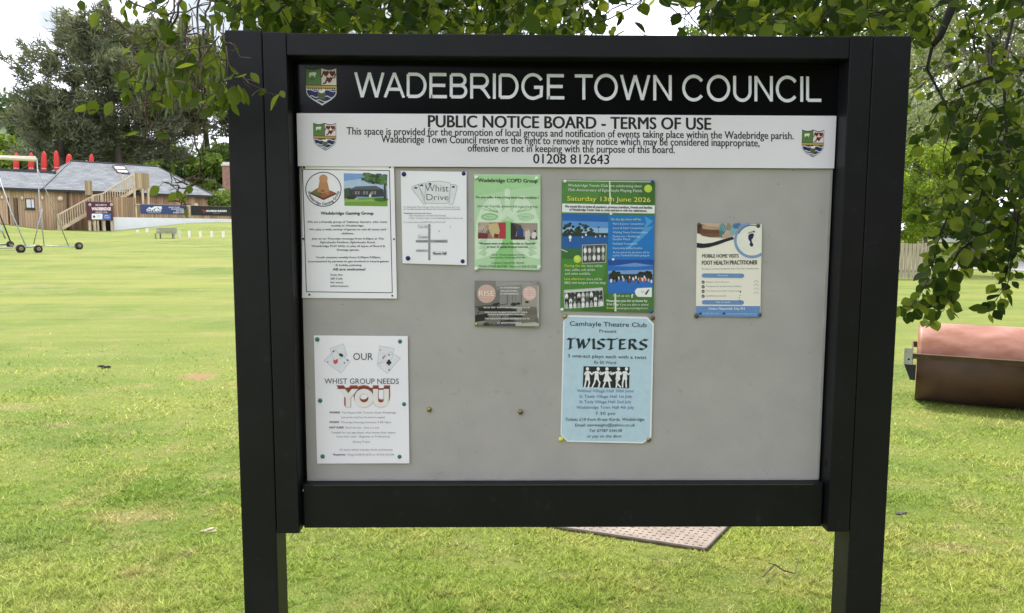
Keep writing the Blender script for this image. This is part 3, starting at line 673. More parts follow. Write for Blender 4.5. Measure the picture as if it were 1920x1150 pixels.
S.ring(690, 262, 180, 30, 0x88a2cc, 5, a0=55, a1=262).ring(690, 262, 160, 9, 0x2c3c66, 5.5, a0=205, a1=300)
S.poly([(560,90),(700,92),(640,98),(590,125),(545,175),(520,170)], 0x7f9cc8, 5.2)
S.poly([(648,215),(668,192),(700,188),(712,205),(700,240),(684,258),(692,290),(704,305),(700,328),(682,332),(666,320),(664,300),(672,285),(650,250)], 0x2b2358, 6)
for x, y, r_ in ((652,186,5),(664,180,6),(678,176,6),(692,173,7),(711,170,10)): S.disc(x, y, r_, 0x2b2358, 6)
for (a, b, c_, d) in ((147,620,607,668),(147,908,604,957)): S.poly([(a+24,b),(c_-24,b+2),(c_-6,b+10),(c_,b+26),(c_-8,d-6),(c_-24,d+2),(a+24,d-2),(a+6,d-10),(a,b+24),(a+7,b+8)], 0x7296c8, 4)
S.poly([(87,972),(776,972),(774,1090),(84,1082)], 0x6d95ce, 4)
for y in (714,764,813,866): S.disc(163, y, 17, 0x26262a, 5); S.line([(154,y),(161,y+7),(172,y-7)], 4, 0xf0ece0, 5.5)
for y in (715,752,795,838): S.line([(710,y),(735,y-20),(762,y)], 7, 0xcfcabd, 4)
for x in (133,387): S.disc(x, 1053, 14, 0x27407c, 5)
for x, y, r_ in ((566,818,7),(561,857,4),(552,880,4),(553,908,4),(563,925,5)): S.disc(x, y, r_, 0x3a4048, 6.5, r_*1.5, 9)
S.part('lettering')
S.text('MOBILE HOME VISITS', 153, 546, 450, 38, 0x2a2728, .02, yb2=450).text('FOOT HEALTH PRACTITIONER', 150, 748, 527, 44, 0x2a2728, .025, yb2=523, res=3)
S.text('Routine and preventative foot care for healthy feet', 152, 765, 578, 14, 0x55504c, 0, yb2=574)
S.text('Services', 322, 428, 650, 16, 0xdfe8f4, .02).text('Get in touch', 302, 450, 938, 18, 0xdfe8f4, .02)
lines(S, [('Diabetic routine foot care',195,442,718), ('Treatment for specific foot conditions',195,572,764), ('Convenient and comfort of your home',195,556,814), ('Qualified and insured',195,410,868)], 0x5f5a54, 13)
S.text('Helen Naysmith Dip FH', 225, 610, 1012, 24, 0xe8eef6, .03).text('07795 862 541', 160, 330, 1060, 15, 0xc6d6ec).text('helennaysmithfhp@gmail.com', 415, 740, 1062, 15, 0xc6d6ec)
S.finish()

# 7 whist group A4
S = paper('whist_group_notice', (570, 615, 4.259), [(78,60),(828,66),(842,1082),(105,1084)], 0xf9f4ff,
          'white sheet with playing card pictures and huge white letters shaded in red', gap=.0022)
for q, nm in zip(([(207,165),(315,127),(345,225),(240,265)], [(160,262),(245,175),(370,270),(295,362)], [(603,143),(720,165),(700,250),(585,290)], [(585,300),(690,190),(770,242),(665,365)]), ('heart_and_spade_cards',)*2+('club_and_diamond_cards',)*2):
    S.part(nm); S.poly(q, 0xe9e7f2, 1.1); S.line(q, 3, 0xbdbac8, 1.3, True)
S.part('heart_and_spade_cards').poly([(232,268),(240,254),(252,258),(262,248),(272,256),(268,280),(250,290),(240,286),(236,276)], 0xd2584e, 2)
S.disc(288, 214, 10, 0x25242c, 2).disc(303, 222, 10, 0x25242c, 2.1).poly([(282,206),(296,203),(312,214),(306,234),(288,228)], 0x25242c, 2.2).disc(236, 188, 7, 0x3a3944, 2).disc(348, 258, 7, 0x3a3944, 2).disc(322, 280, 6, 0x3a3944, 2).disc(190, 272, 5, 0x55545e, 2)
S.part('club_and_diamond_cards').disc(678, 264, 11, 0x1d1c24, 2).disc(668, 280, 11, 0x1d1c24, 2.1).disc(688, 278, 11, 0x1d1c24, 2.2).poly([(676,280),(682,280),(688,300),(670,300)], 0x1d1c24, 2.3)
S.poly([(622,240),(645,215),(652,222),(632,250)], 0xd27a84, 2).disc(680, 216, 6, 0x2c2b34, 2).disc(680, 336, 6, 0x2c2b34, 2).disc(610, 178, 5, 0x2c2b34, 2)
S.part('large_word')
for k in range(12):
    f = k/11; S.text('YOU', 258+14*f, 688-10*f, 600+20*f, 128-2*f, (0xc4705f,0xb75a4a,0x9d4637,0x8a3a2e,0x7c3429,0x6e2d24)[min(5, k//2)], .075, L=3+.2*k, res=4)
S.poly([(255,486),(380,474),(685,484),(684,496),(560,494),(470,500),(330,498)], 0x74301f, 3.1)
S.text('YOU', 276, 678, 622, 122, 0xc9bcbc, .075, L=6, res=4).text('YOU', 276, 678, 621, 121, 0xf0eaec, .058, L=6.5, res=4)
S.part('lettering')
S.text('OUR', 393, 550, 256, 54, 0x3a3944, 0, res=3).text('WHIST GROUP NEEDS', 163, 757, 446, 42, 0x3c3b46, 0, yb2=448, res=3)
for t, t2, a, b, c_, y in (('WHERE?','The Masonic Hall, Trevanion Road, Wadebridge',203,288,735,683), ('WHEN?','Thursday Evenings between 7.30-10pm',203,280,695,760), ('NOT SURE?','Don\'t be shy - Give it a try!',203,318,598,803)):
    S.text(t, a, b, y, 15, 0x4a4955, .04).text(t2, b+16, c_, y+1, 15, 0x82818c)
lines(S, [('(just up the road from the doctor\'s surgery)',298,645,721), ('Suitable for any age player who knows their hearts',220,730,843), ('from their clubs - Beginner or Professional.',260,690,875), ('Money Prizes.',390,530,917), ('£3 entry which includes drink and biscuits',285,708,980), ('Ring 01208 813675 or 07724 541290',350,720,1020)], 0x82818c, 15)
S.text('Enquiries', 236, 330, 1019, 15, 0x4a4955, .04)
S.finish()

# 8 theatre poster (A4, pale blue, cut corners)
c8 = (1035, 580, 4.338)
S = paper('theatre_poster', c8, [(92,48),(828,68),(806,1092),(70,1078)], 0xf4f6fa, 'pale blue theatre poster with white edge, cut corners and a dancing silhouette strip', 'poster', gap=.002)
S.part('background').poly([(136,62),(770,78),(818,128),(796,1040),(735,1080),(130,1068),(78,1020),(102,98)], 0xc0d9ea, 1)
pm = bpy.data.objects['paper'] if False else None
S.part('picture').poly([(256,464),(632,470),(628,644),(250,634)], 0x232129, 2)
wf = 0xf1f1f4
def dancer(x, k, pose):
    S.disc(x+pose[0], 486, 13, wf, 3, 15)
    S.poly([(x-14,505),(x+14,503),(x+17,545),(x+20,572),(x-20,574),(x-15,545)], wf, 3.1)
    S.line([(x-14,512),(x-14+pose[1],530),(x-14+pose[2],510)], 9, wf, 3.2); S.line([(x+14,512),(x+14+pose[3],532),(x+14+pose[4],514)], 9, wf, 3.3)
    S.line([(x-10,570),(x-12+pose[5],600),(x-12+pose[6],632)], 12, wf, 3.4); S.line([(x+10,570),(x+12+pose[7],598),(x+10+pose[8],632)], 12, wf, 3.5)
for x, p in ((288,(0,-8,6,22,34,-4,-10,4,-2)), (362,(14,-22,-40,22,40,-6,-22,14,8)), (445,(2,-20,-38,24,44,-2,-16,8,16)), (535,(6,-24,-44,4,10,4,0,-22,10)), (592,(14,-16,-22,14,34,-6,-6,-2,2))): dancer(x, 1, p)
S.poly([(430,540),(462,540),(490,585),(415,590)], wf, 3.6).poly([(275,548),(305,550),(308,580),(270,578)], wf, 3.6)
S.part('lettering')
D1 = 0x20343c
S.text('Camhayle Theatre Club', 145, 770, 134, 36, D1, .012, yb2=147, res=3).text('Present', 385, 525, 190, 25, D1, .005, yb2=193)
nb = dict(T=[[(.0,.10),(.12,.04),(.55,.10),(1,.0)],[(.48,.1),(.42,.9),(.62,.86)],[(.22,.95),(.55,.9)]], W=[[(.02,.06),(.14,.1),(.24,.88)],[(.24,.88),(.46,.1)],[(.46,.1),(.58,.88)],[(.58,.88),(.94,.2),(.86,.02)]],
 I=[[(.3,.06),(.5,.1),(.5,.86),(.75,.9)]], S=[[(.9,.12),(.5,.06),(.2,.2),(.3,.4),(.75,.58),(.8,.78),(.5,.92),(.08,.86)]], E=[[(.3,.1),(.26,.86)],[(.15,.08),(.9,.1)],[(.28,.48),(.74,.46)],[(.2,.9),(.92,.86)]], R=[[(.25,.08),(.22,.92)],[(.15,.08),(.62,.06),(.8,.24),(.6,.42),(.3,.48)],[(.45,.46),(.82,.9),(1,.86)]])
for ch, xa, xb in (('T',112,196),('W',190,318),('I',306,372),('S',352,444),('T',432,540),('E',528,612),('R',606,704),('S',694,790)):
    S.nib(nb[ch], xa+6, 236+.012*(xa-112), xb-xa-12, 92, 10, 7, D1)
S.text('3 one-act plays each with a twist', 128, 768, 391, 27, D1, .01, yb2=406).text('By Eli Ward', 343, 520, 443, 24, 0x3c5058, .005, yb2=447)
B1 = 0x5570a0
lines(S, [('Withiel Village Hall 30th June',203,663,676), ('St Teath Village Hall 1st July',222,650,721), ('St Tudy Village Hall 2nd July',222,646,765), ('Wadebridge Town Hall 4th July',198,666,810)], B1, 24, .004)
S.text('7.30 pm', 352, 514, 860, 24, 0x4a5c74, .01)
lines(S, [('Tickets £10 from Krazy Kards, Wadebridge.',103,755,908), ('Email: samweighs@yahoo.co.uk',186,675,954), ('Tel: 07787 534158',300,566,1000), ('or pay on the door.',284,572,1044)], D1, 24, .006, shear=.2)
rt = S.root
S.finish()
# cut the four corners of the theatre poster's sheet: it is an octagon
pp = [c for c in rt.children if c.name.startswith('paper')][0]; bpy.data.meshes.remove(pp.data)
m = MB(); q = [(136,49),(772,62),(829,120),(808,1042),(738,1092),(126,1079),(70,1024),(91,98)]
fr = [S.P(x, y) for x, y in q]; bk = [p+np.array([0,.0004,0]) for p in fr]
m.add(fr+bk, [list(range(8)), list(range(15,7,-1))] + [(i,(i+1)%8,8+(i+1)%8,8+i) for i in range(8)]).build('paper', mat('paper_f4f6fa', srgb(0xf4f6fa), .6, var=.02), rt)

# ------------------------------------------------------------------ drawing pins
PG = 'drawing pins in the board'
def pin(crop, x, y, r, kind, c, label):
    p = at(crop[0]+x/crop[2], crop[1]+y/crop[2], RC-.003); y0 = p[1]
    metal = kind == 'brass'
    m = mat('pin_%06x' % c, srgb(c), .28 if metal else .35, .9 if metal else 0, var=.08, scale=200)
    b = MB(); r = r/crop[2]*(1.72/F)
    if kind == 'push': prof = [(r*.95,-.0012),(r*.95,0),(r*.5,.002),(r*.45,.006),(r*.85,.0085),(r*.8,.010)]
    elif kind == 'flat': prof = [(r,-.0014),(r,.0005),(r*.85,.0015),(r*.4,.002)]
    else: prof = [(r,-.0014),(r,.0002),(r*.92,.0016),(r*.7,.003),(r*.35,.0039),(r*.1,.0041)]
    b.lathe([(a, -h) for a, h in prof], (p[0], y0, p[2]), 16, 'y')
    b.lathe([(.0005,.001),(.0005,.0055)], (p[0], y0, p[2]), 6, 'y')
    o = b.build('drawing_pin', m, None, True); o.location = (p[0], y0, p[2])
    for v in o.data.vertices: v.co -= Vector((p[0], y0, p[2]))
    return tag(o, label, 'drawing pin', PG)
c1, c2_, c3_, c4, c5, c6, c7 = (550,300,4.257), (740,310,5.747), (880,315,5.607), (880,515,10.453), (1040,325,4.26), (1290,405,5.747), (570,615,4.259)
for x, y, wh in ((85,60,'top left corner'),(771,60,'top right corner'),(78,630,'middle of the left edge'),(804,633,'middle of the right edge'),(128,1076,'bottom left corner'),(790,1084,'bottom right corner')):
    pin(c1, x, y, 8, 'flat', 0x16161a, 'tiny black pin at the %s of the laminated notice' % wh)
for x, y, wh in ((99,96,'top left'),(744,91,'top right'),(143,1003,'bottom left'),(733,1036,'bottom right')):
    pin(c2_, x, y, 25, 'flat', 0x23265e, 'navy pin at the %s corner of the small playing card sheet' % wh)
for x, y, wh in ((73,103,'top left'),(709,112,'top right'),(74,1061,'bottom left'),(733,1048,'bottom right')):
    pin(c3_, x, y, 22, 'dome', 0xe4efdc, 'white pin at the %s corner of the pale green lungs sheet' % wh)
pin(c4, 1308, 158, 38, 'brass', 0xa89a76, 'brass pin at the top right of the grey card with pink circles')
pin(c4, 137, 975, 40, 'brass', 0xb0a680, 'brass pin at the bottom left of the grey card with pink circles')
pin(c5, 84, 66, 14, 'dome', 0xe8ece2, 'white pin at the top left of the green tennis poster')
pin(c5, 60, 1090, 14, 'dome', 0xe8ece2, 'white pin at the bottom left of the green tennis poster')
pin(c5, 776, 70, 15, 'push', 0x2a4f9c, 'blue push pin at the top right of the green tennis poster')
pin(c5, 766, 1102, 15, 'push', 0x2a4f9c, 'blue push pin at the bottom right of the green tennis poster')
pin(c6, 118, 92, 20, 'dome', 0x5a4a3c, 'brown pin at the top left corner of the cream foot leaflet')
pin(c6, 754, 108, 24, 'dome', 0x4e4a44, 'dark grey pin at the top right corner of the cream foot leaflet')
pin(c6, 92, 1076, 26, 'dome', 0x57524c, 'dark grey pin at the bottom left corner of the cream foot leaflet')
pin(c6, 770, 1066, 24, 'dome', 0x57524c, 'dark grey pin at the bottom right corner of the cream foot leaflet')
for x, y, wh in ((106,92,'top left corner'),(767,108,'top right corner'),(128,580,'middle of the left edge'),(799,608,'middle of the right edge'),(148,1026,'bottom left corner'),(763,1028,'bottom right corner')):
    pin(c7, x, y, 18, 'dome', 0x2f7a5c, 'green pin at the %s of the red shaded word sheet' % wh)
pin(c8, 106, 60, 19, 'brass', 0xb4a070, 'brass pin at the top left corner of the pale blue theatre poster')
pin(c8, 820, 71, 18, 'brass', 0x7c705c, 'dark brass pin at the top right corner of the pale blue theatre poster')
pin(c8, 73, 1057, 20, 'dome', 0xe6e24a, 'yellow pin at the bottom left corner of the pale blue theatre poster')
pin(c8, 787, 1061, 20, 'brass', 0xa08a6c, 'bronze pin at the bottom right corner of the pale blue theatre poster')
pin((0,0,1), 805, 768.5, 4.6, 'brass', 0x9a8a5c, 'left one of the two loose brass pins in the bare grey felt')
pin((0,0,1), 976, 773, 4.8, 'brass', 0x8a7c58, 'right one of the two loose brass pins in the bare grey felt')

# ------------------------------------------------------------------ ground
def rnd(seed): return np.random.default_rng(seed)
gm = bpy.data.materials.new('lawn'); gm.use_nodes = True
def lawn_nodes(m, island):
    t = m.node_tree; b = t.nodes['Principled BSDF']; b.inputs['Roughness'].default_value = .85; b.inputs['Specular IOR Level'].default_value = .15
    lk = t.links.new
    geo = t.nodes.new('ShaderNodeNewGeometry'); pos = geo.outputs['Position']
    def noise(scale, det=4, stretch=None, rough=.5):
        n = t.nodes.new('ShaderNodeTexNoise'); n.inputs['Scale'].default_value = scale; n.inputs['Detail'].default_value = det; n.inputs['Roughness'].default_value = rough
        if stretch:
            ma = t.nodes.new('ShaderNodeMapping'); ma.inputs['Scale'].default_value = stretch; ma.inputs['Rotation'].default_value = (0,0,R(4)); lk(pos, ma.inputs['Vector']); lk(ma.outputs['Vector'], n.inputs['Vector'])
        else: lk(pos, n.inputs['Vector'])
        return n.outputs['Fac']
    def ramp(fac, stops):
        r = t.nodes.new('ShaderNodeValToRGB'); el = r.color_ramp.elements
        while len(el) < len(stops): el.new(.5)
        for e_, (p, c) in zip(el, stops): e_.position = p; e_.color = (*c, 1)
        lk(fac, r.inputs['Fac']); return r.outputs['Color']
    def mix(f, a, c, bt='MIX'):
        x = t.nodes.new('ShaderNodeMix'); x.data_type = 'RGBA'; x.blend_type = bt
        if isinstance(f, float): x.inputs[0].default_value = f
        else: lk(f, x.inputs[0])
        for i, s in ((6, a), (7, c)):
            if isinstance(s, tuple): x.inputs[i].default_value = (*s, 1)
            else: lk(s, x.inputs[i])
        return x.outputs[2]
    base = ramp(noise(.55, 5), [(.30,(.115,.190,.026)),(.5,(.170,.245,.040)),(.72,(.235,.285,.056))])
    base = mix(ramp(noise(2.6, 5, None, .6), [(.50,(0,0,0)),(.74,(.75,.75,.75))]), base, (.32,.29,.10))          # dry patches
    base = mix(ramp(noise(1.0, 5, (.10,.8,1)), [(.46,(0,0,0)),(.68,(.8,.8,.8))]), base, (.285,.315,.068))         # mowing lines
    base = mix(ramp(noise(1.0, 5, (.55,1.9,1), .6), [(.48,(0,0,0)),(.72,(.42,.42,.42))]), base, (.32,.33,.11))
    base = mix(ramp(noise(1.0, 5, (.5,1.7,1), .6), [(.50,(0,0,0)),(.74,(.5,.5,.5))]), base, (.135,.205,.04))
    base = mix(ramp(noise(1.3, 6, (.5,1.2,1), .65), [(.58,(0,0,0)),(.70,(.75,.75,.75))]), base, (.36,.30,.14))
    base = mix(ramp(noise(1.0, 4, (.16,1.5,1)), [(.55,(0,0,0)),(.72,(.6,.6,.6))]), base, (.135,.21,.034))
    fine = noise(46, 4, None, .7)
    if not island:                                   # a worn reddish patch of bare earth
        bp_ = ground(374, 706); vs_ = t.nodes.new('ShaderNodeVectorMath'); vs_.operation = 'SUBTRACT'; vs_.inputs[1].default_value = tuple(bp_); lk(pos, vs_.inputs[0])
        ln = t.nodes.new('ShaderNodeVectorMath'); ln.operation = 'LENGTH'; lk(vs_.outputs[0], ln.inputs[0])
        ad = t.nodes.new('ShaderNodeMath'); ad.operation = 'MULTIPLY_ADD'; ad.inputs[1].default_value = .5; lk(noise(9, 5, None, .7), ad.inputs[0]); lk(ln.outputs['Value'], ad.inputs[2])
        base = mix(ramp(ad.outputs[0], [(.30,(.85,.85,.85)),(.46,(0,0,0))]), base, (.40,.22,.13))
    if not island: base = mix(ramp(fine, [(.30,(.9,.9,.9)),(.48,(0,0,0))]), base, mix(.45, base, (.03,.05,.008)))
    base = mix(1.0, base, (1.98,1.88,2.15) if island else (.82,.79,.80), 'MULTIPLY')
    if island: base = mix(ramp(noise(3.4, 4, None, .6), [(.56,(0,0,0)),(.70,(.7,.7,.7))]), base, (.58,.52,.25))
    if island: base = mix(ramp(noise(1.7, 3, None, .5), [(.54,(0,0,0)),(.68,(.5,.5,.5))]), base, (.20,.33,.07))
    if island:
        rr = ramp(geo.outputs['Random Per Island'], [(0,(.22,.28,.18)),(.12,(.5,.56,.44)),(.3,(.9,.92,.85)),(.7,(1.1,1.08,1.05)),(.9,(1.35,1.25,1.25)),(1,(1.75,1.55,2.2))])
        base = mix(1.0, base, rr, 'MULTIPLY')
    lk(base, b.inputs['Base Color'])
    if not island:
        bp = t.nodes.new('ShaderNodeBump'); bp.inputs['Strength'].default_value = .7; bp.inputs['Distance'].default_value = .03
        lk(noise(30, 5, None, .7), bp.inputs['Height']); lk(bp.outputs['Normal'], b.inputs['Normal'])
    else:
        vm = t.nodes.new('ShaderNodeVectorMath'); vm.operation = 'MULTIPLY_ADD'; vm.inputs[1].default_value = (.5,.5,.5); vm.inputs[2].default_value = (0,0,.9); lk(geo.outputs['Normal'], vm.inputs[0])
        vn = t.nodes.new('ShaderNodeVectorMath'); vn.operation = 'NORMALIZE'; lk(vm.outputs[0], vn.inputs[0]); lk(vn.outputs[0], b.inputs['Normal'])
        tr = t.nodes.new('ShaderNodeBsdfTranslucent'); ms = t.nodes.new('ShaderNodeMixShader'); ms.inputs[0].default_value = .35
        lk(base, tr.inputs['Color']); lk(b.outputs[0], ms.inputs[1]); lk(tr.outputs[0], ms.inputs[2]); lk(ms.outputs[0], t.nodes['Material Output'].inputs['Surface'])
lawn_nodes(gm, False)
NA, ND = 288, 150
az = np.linspace(-math.pi, math.pi, NA, endpoint=False); dd = .35*np.exp(np.linspace(0, math.log(1400/.35), ND))
A, D = np.meshgrid(az, dd)
GX = (D*np.sin(A)); GY = (D*np.cos(A))-1.67; GZ = tz(GX, GY)
V = np.concatenate([np.stack([GX, GY, GZ], -1).reshape(-1, 3), [[0, -1.67, 0]]])
i, j = np.meshgrid(np.arange(ND-1), np.arange(NA), indexing='ij'); j2 = (j+1) % NA
Fq = np.stack([i*NA+j, (i+1)*NA+j, (i+1)*NA+j2, i*NA+j2], -1).reshape(-1, 4)
m = MB(); 
o = npmesh('lawn_ground', V, Fq[:, ::-1], 4, gm, None, True); o['kind'] = 'structure'
cm = MB(); cm.poly([(.36*math.sin(a), .36*math.cos(a)-1.67, .001) for a in az[::8]]); o2 = cm.build('lawn_centre', gm); o2['kind'] = 'structure'

# grass blades near the camera, one object
bm_ = bpy.data.materials.new('grass_blades'); bm_.use_nodes = True; lawn_nodes(bm_, True)
g = rnd(3)
N = 780000
v = g.uniform(0, 1, N)**.85*(1235-505)+505; u = g.uniform(-480, 2400, N)
d = CAM[2]*F/(v-437.4)
X = d*((u-CX)/F + .014); Y = d-1.67
X = np.concatenate([X, g.uniform(-4, 4, 90000)]); Y = np.concatenate([Y, g.uniform(-1.2, 1.25, 90000)]); d = np.concatenate([d, np.full(90000, 2.6)])
keep = (d < 11) & (np.hypot(X-ground(374,706)[0], Y-ground(374,706)[1]) > .13) & (g.random(len(d)) < 1-ss(3.8, 10, d)*.985)
plate = [(1000,975),(1322,1034),(1372,975)]
X, Y, d = X[keep], Y[keep], d[keep]; N = len(X)
wid = np.clip(.0017*d/2.6, .0015, .03)*g.uniform(.7, 1.5, N); hgt = (.008+.017*g.random(N)**2)*np.clip(d/6, 1, 1.3)
tuft = .8*np.sin(X*5.1+2*np.sin(Y*2.3))*np.sin(Y*4.3+2*np.sin(X*1.9)); hgt *= 1+.6*np.clip(tuft, -.5, 1); clump = np.sin(X*23+3*np.sin(Y*17))*np.sin(Y*21+2.5*np.sin(X*19)); hgt *= 1+.7*np.clip(clump, -.6, 1)
th = g.uniform(0, 2*math.pi, N); ph = g.uniform(0, 2*math.pi, N); lean = g.uniform(.3, 1.9, N)*hgt
B = np.stack([X, Y, tz(X, Y)-.003], -1); sd_ = np.stack([np.cos(th), np.sin(th), np.zeros(N)], -1)*wid[:, None]
tip = B + np.stack([np.cos(ph)*lean, np.sin(ph)*lean, hgt], -1)
V = np.stack([B-sd_, B+sd_, tip], 1).reshape(-1, 3)
# the bevelled tread plate lies in a clearing
PL = [ground(1322,1034), ground(1404,950), ground(1010,925), ground(890,968)]
pc = np.array([p[:2] for p in PL])
def inside(P, Q):
    r_ = np.zeros(len(P), bool); n = len(Q)
    for k in range(n):
        a, b = Q[k], Q[(k+1) % n]
        c_ = ((a[1] > P[:,1]) != (b[1] > P[:,1])) & (P[:,0] < (b[0]-a[0])*(P[:,1]-a[1])/(b[1]-a[1]+1e-12)+a[0]); r_ ^= c_
    return r_
cc = pc.mean(0); big = cc+(pc-cc)*1.05
ok = ~inside(np.stack([X, Y], -1), big)
idx = np.arange(N*3).reshape(-1, 3)[ok]
used = idx.ravel(); V = V[used]
o = npmesh('short_grass', V, np.arange(len(V)).reshape(-1, 3), 3, bm_); o['kind'] = 'stuff'; o['label'] = 'short mown lawn grass around the notice board posts'

# ------------------------------------------------------------------ things on the near lawn
plate_m = mat('tread_plate_metal', (.26,.21,.165), .75, .0, var=.22, scale=7, bump=.05)
zc = .012
pm = MB(); P4 = [np.array([p[0], p[1], 0]) for p in PL]
pm.hexa([p+np.array([0,0,-.05]) for p in P4] + [p+np.array([0,0,zc]) for p in P4])
pr = thing('access_cover', (*P4[0][:2], 0), 'pale rectangular metal tread plate cover set in the grass behind the board', 'access cover')
cov = pm.build('cover_plate', plate_m, pr)
pb_ = MB(); ex = P4[1]-P4[0]; ey = P4[3]-P4[0]; lx, ly = np.linalg.norm(ex), np.linalg.norm(ey); ex /= lx; ey /= ly
nx, ny = int(lx/.036), int(ly/.036)
for ii in range(1, nx):
    for jj in range(1, ny):
        c = P4[0]+ex*(ii*.036)+ey*(jj*.036)+np.array([0,0,zc]); a, b = (ex, ey) if (ii+jj) % 2 else (ey, ex)
        if c[1] > 3.4: continue
        q = [c-a*.013, c-b*.005, c+a*.013, c+b*.005]
        pb_.add([p+np.array([0,0,-.001]) for p in q]+[c+a*.008+np.array([0,0,.003]), c-a*.008+np.array([0,0,.003])], [(0,1,4,5),(2,3,5,4),(1,2,4),(3,0,5)])
pb_.build('raised_tread', mat('tread_rib_metal', (.18,.14,.11), .7, .0, var=.25, scale=9), cov)
em = MB()
for k in range(4):
    a, b = P4[k], P4[(k+1) % 4]; em.tube([a+np.array([0,0,zc]), b+np.array([0,0,zc])], .008, 6)
em.build('rim', mat('tread_rim_metal', (.2,.165,.14), .7, .1, var=.3, scale=12), cov)

# cricket roller
ro = np.array([*at(1718, 700, 5.48)[:2], 0.0]); ra = np.array([.876,-.482,0]); rb = np.array([-.482,-.876,0])
def RP(a, b, z): return ro + ra*a + rb*b + np.array([0,0,z])
rust = mat('rusty_drum_paint', (.42,.205,.15), .5, var=.3, scale=7, bump=.14, c2=(.25,.085,.038), stretch=(.6,.6,1.6), spec=.45)
shade_brown = mat('drum_shade_brown', (.095,.045,.028), .55, var=.35, scale=5, bump=.04, c2=(.05,.022,.014))  # dark brown that carries the shade on the drum's lower half
frm = mat('frame_brown_paint', (.10,.055,.030), .5, var=.3, scale=12)
rr0, rl = .372, 1.5
roller = thing('lawn_roller', RP(.5*rl, 0, 0), 'big rusty red pitch roller with brown steel frame standing on the lawn', 'roller')
m = MB(); n_ = 64; V = []; Fs = []
prof = [(0,.0),(.0,rr0-.03),(.012,rr0-.004),(.03,rr0)] + [(x, rr0) for x in np.linspace(.1, rl-.1, 12)] + [(rl-.03,rr0),(rl-.012,rr0-.004),(rl,rr0-.03),(rl,0)]
for (a, r_) in prof:
    for k in range(n_): t_ = 2*math.pi*k/n_; V.append(RP(a, r_*math.cos(t_), rr0+r_*math.sin(t_)))
for i_ in range(len(prof)-1):
    for k in range(n_): Fs.append((i_*n_+k, i_*n_+(k+1) % n_, (i_+1)*n_+(k+1) % n_, (i_+1)*n_+k))
m.add(V, Fs).build('drum', rust, roller, True)
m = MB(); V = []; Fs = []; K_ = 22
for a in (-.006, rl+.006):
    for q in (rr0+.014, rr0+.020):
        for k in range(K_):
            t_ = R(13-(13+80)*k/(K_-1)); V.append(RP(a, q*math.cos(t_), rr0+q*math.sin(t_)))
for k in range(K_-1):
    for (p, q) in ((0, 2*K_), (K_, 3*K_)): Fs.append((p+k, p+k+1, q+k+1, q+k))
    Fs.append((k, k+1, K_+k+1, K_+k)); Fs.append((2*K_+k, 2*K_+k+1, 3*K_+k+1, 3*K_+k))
m.add(V, Fs).build('drum_shade', shade_brown, roller, True)  # added shell, paints the shaded lower front of the drum
bb = MB(); b0 = rr0+.012
def rbox(m, a0, a1, c0, c1, z0, z1): m.hexa([RP(a0,c0,z0),RP(a1,c0,z0),RP(a1,c1,z0),RP(a0,c1,z0),RP(a0,c0,z1),RP(a1,c0,z1),RP(a1,c1,z1),RP(a0,c1,z1)])
rbox(bb, -.04, rl+.04, b0, b0+.007, .438, .492); rbox(bb, -.04, rl+.04, b0+.007, b0+.058, .485, .492)
bb.build('front_bar', frm, roller)
for a in (-.045, rl+.035):
    m = MB(); rbox(m, a, a+.010, -.5, b0, .43, .49); rbox(m, a+.002, a+.008, -.06, .06, .33, .43)
    m.build('side_arm', frm, roller)
m = MB(); rbox(m, -.04, rl+.04, -.5, -.493, .43, .49); m.build('rear_bar', frm, roller)
m = MB(); rbox(m, -.115, -.045, b0+.01, b0+.018, .382, .535); br_ = m.build('tow_plate', mat('galvanised_steel', (.42,.43,.44), .45, .7, var=.2, scale=14), roller)
m = MB(); m.tube([RP(-.075, b0+.017, .43), RP(-.075, b0+.0195, .43)], .010, 12); m.build('bolt_hole', mat('hole_black', (.006,.006,.006), .9), br_)
m = MB(); m.add([RP(-.112,b0+.01,.380),RP(-.012,b0+.01,.380),RP(-.012,b0+.01,.235),RP(-.055,b0+.01,.235),RP(-.112,b0-.02,.380),RP(-.012,b0-.02,.380),RP(-.012,b0-.02,.235),RP(-.055,b0-.02,.235)], [(0,1,2,3),(7,6,5,4),(0,4,5,1),(1,5,6,2),(2,6,7,3),(3,7,4,0)])
m.build('gusset', mat('gusset_black', (.012,.012,.013), .6), roller)

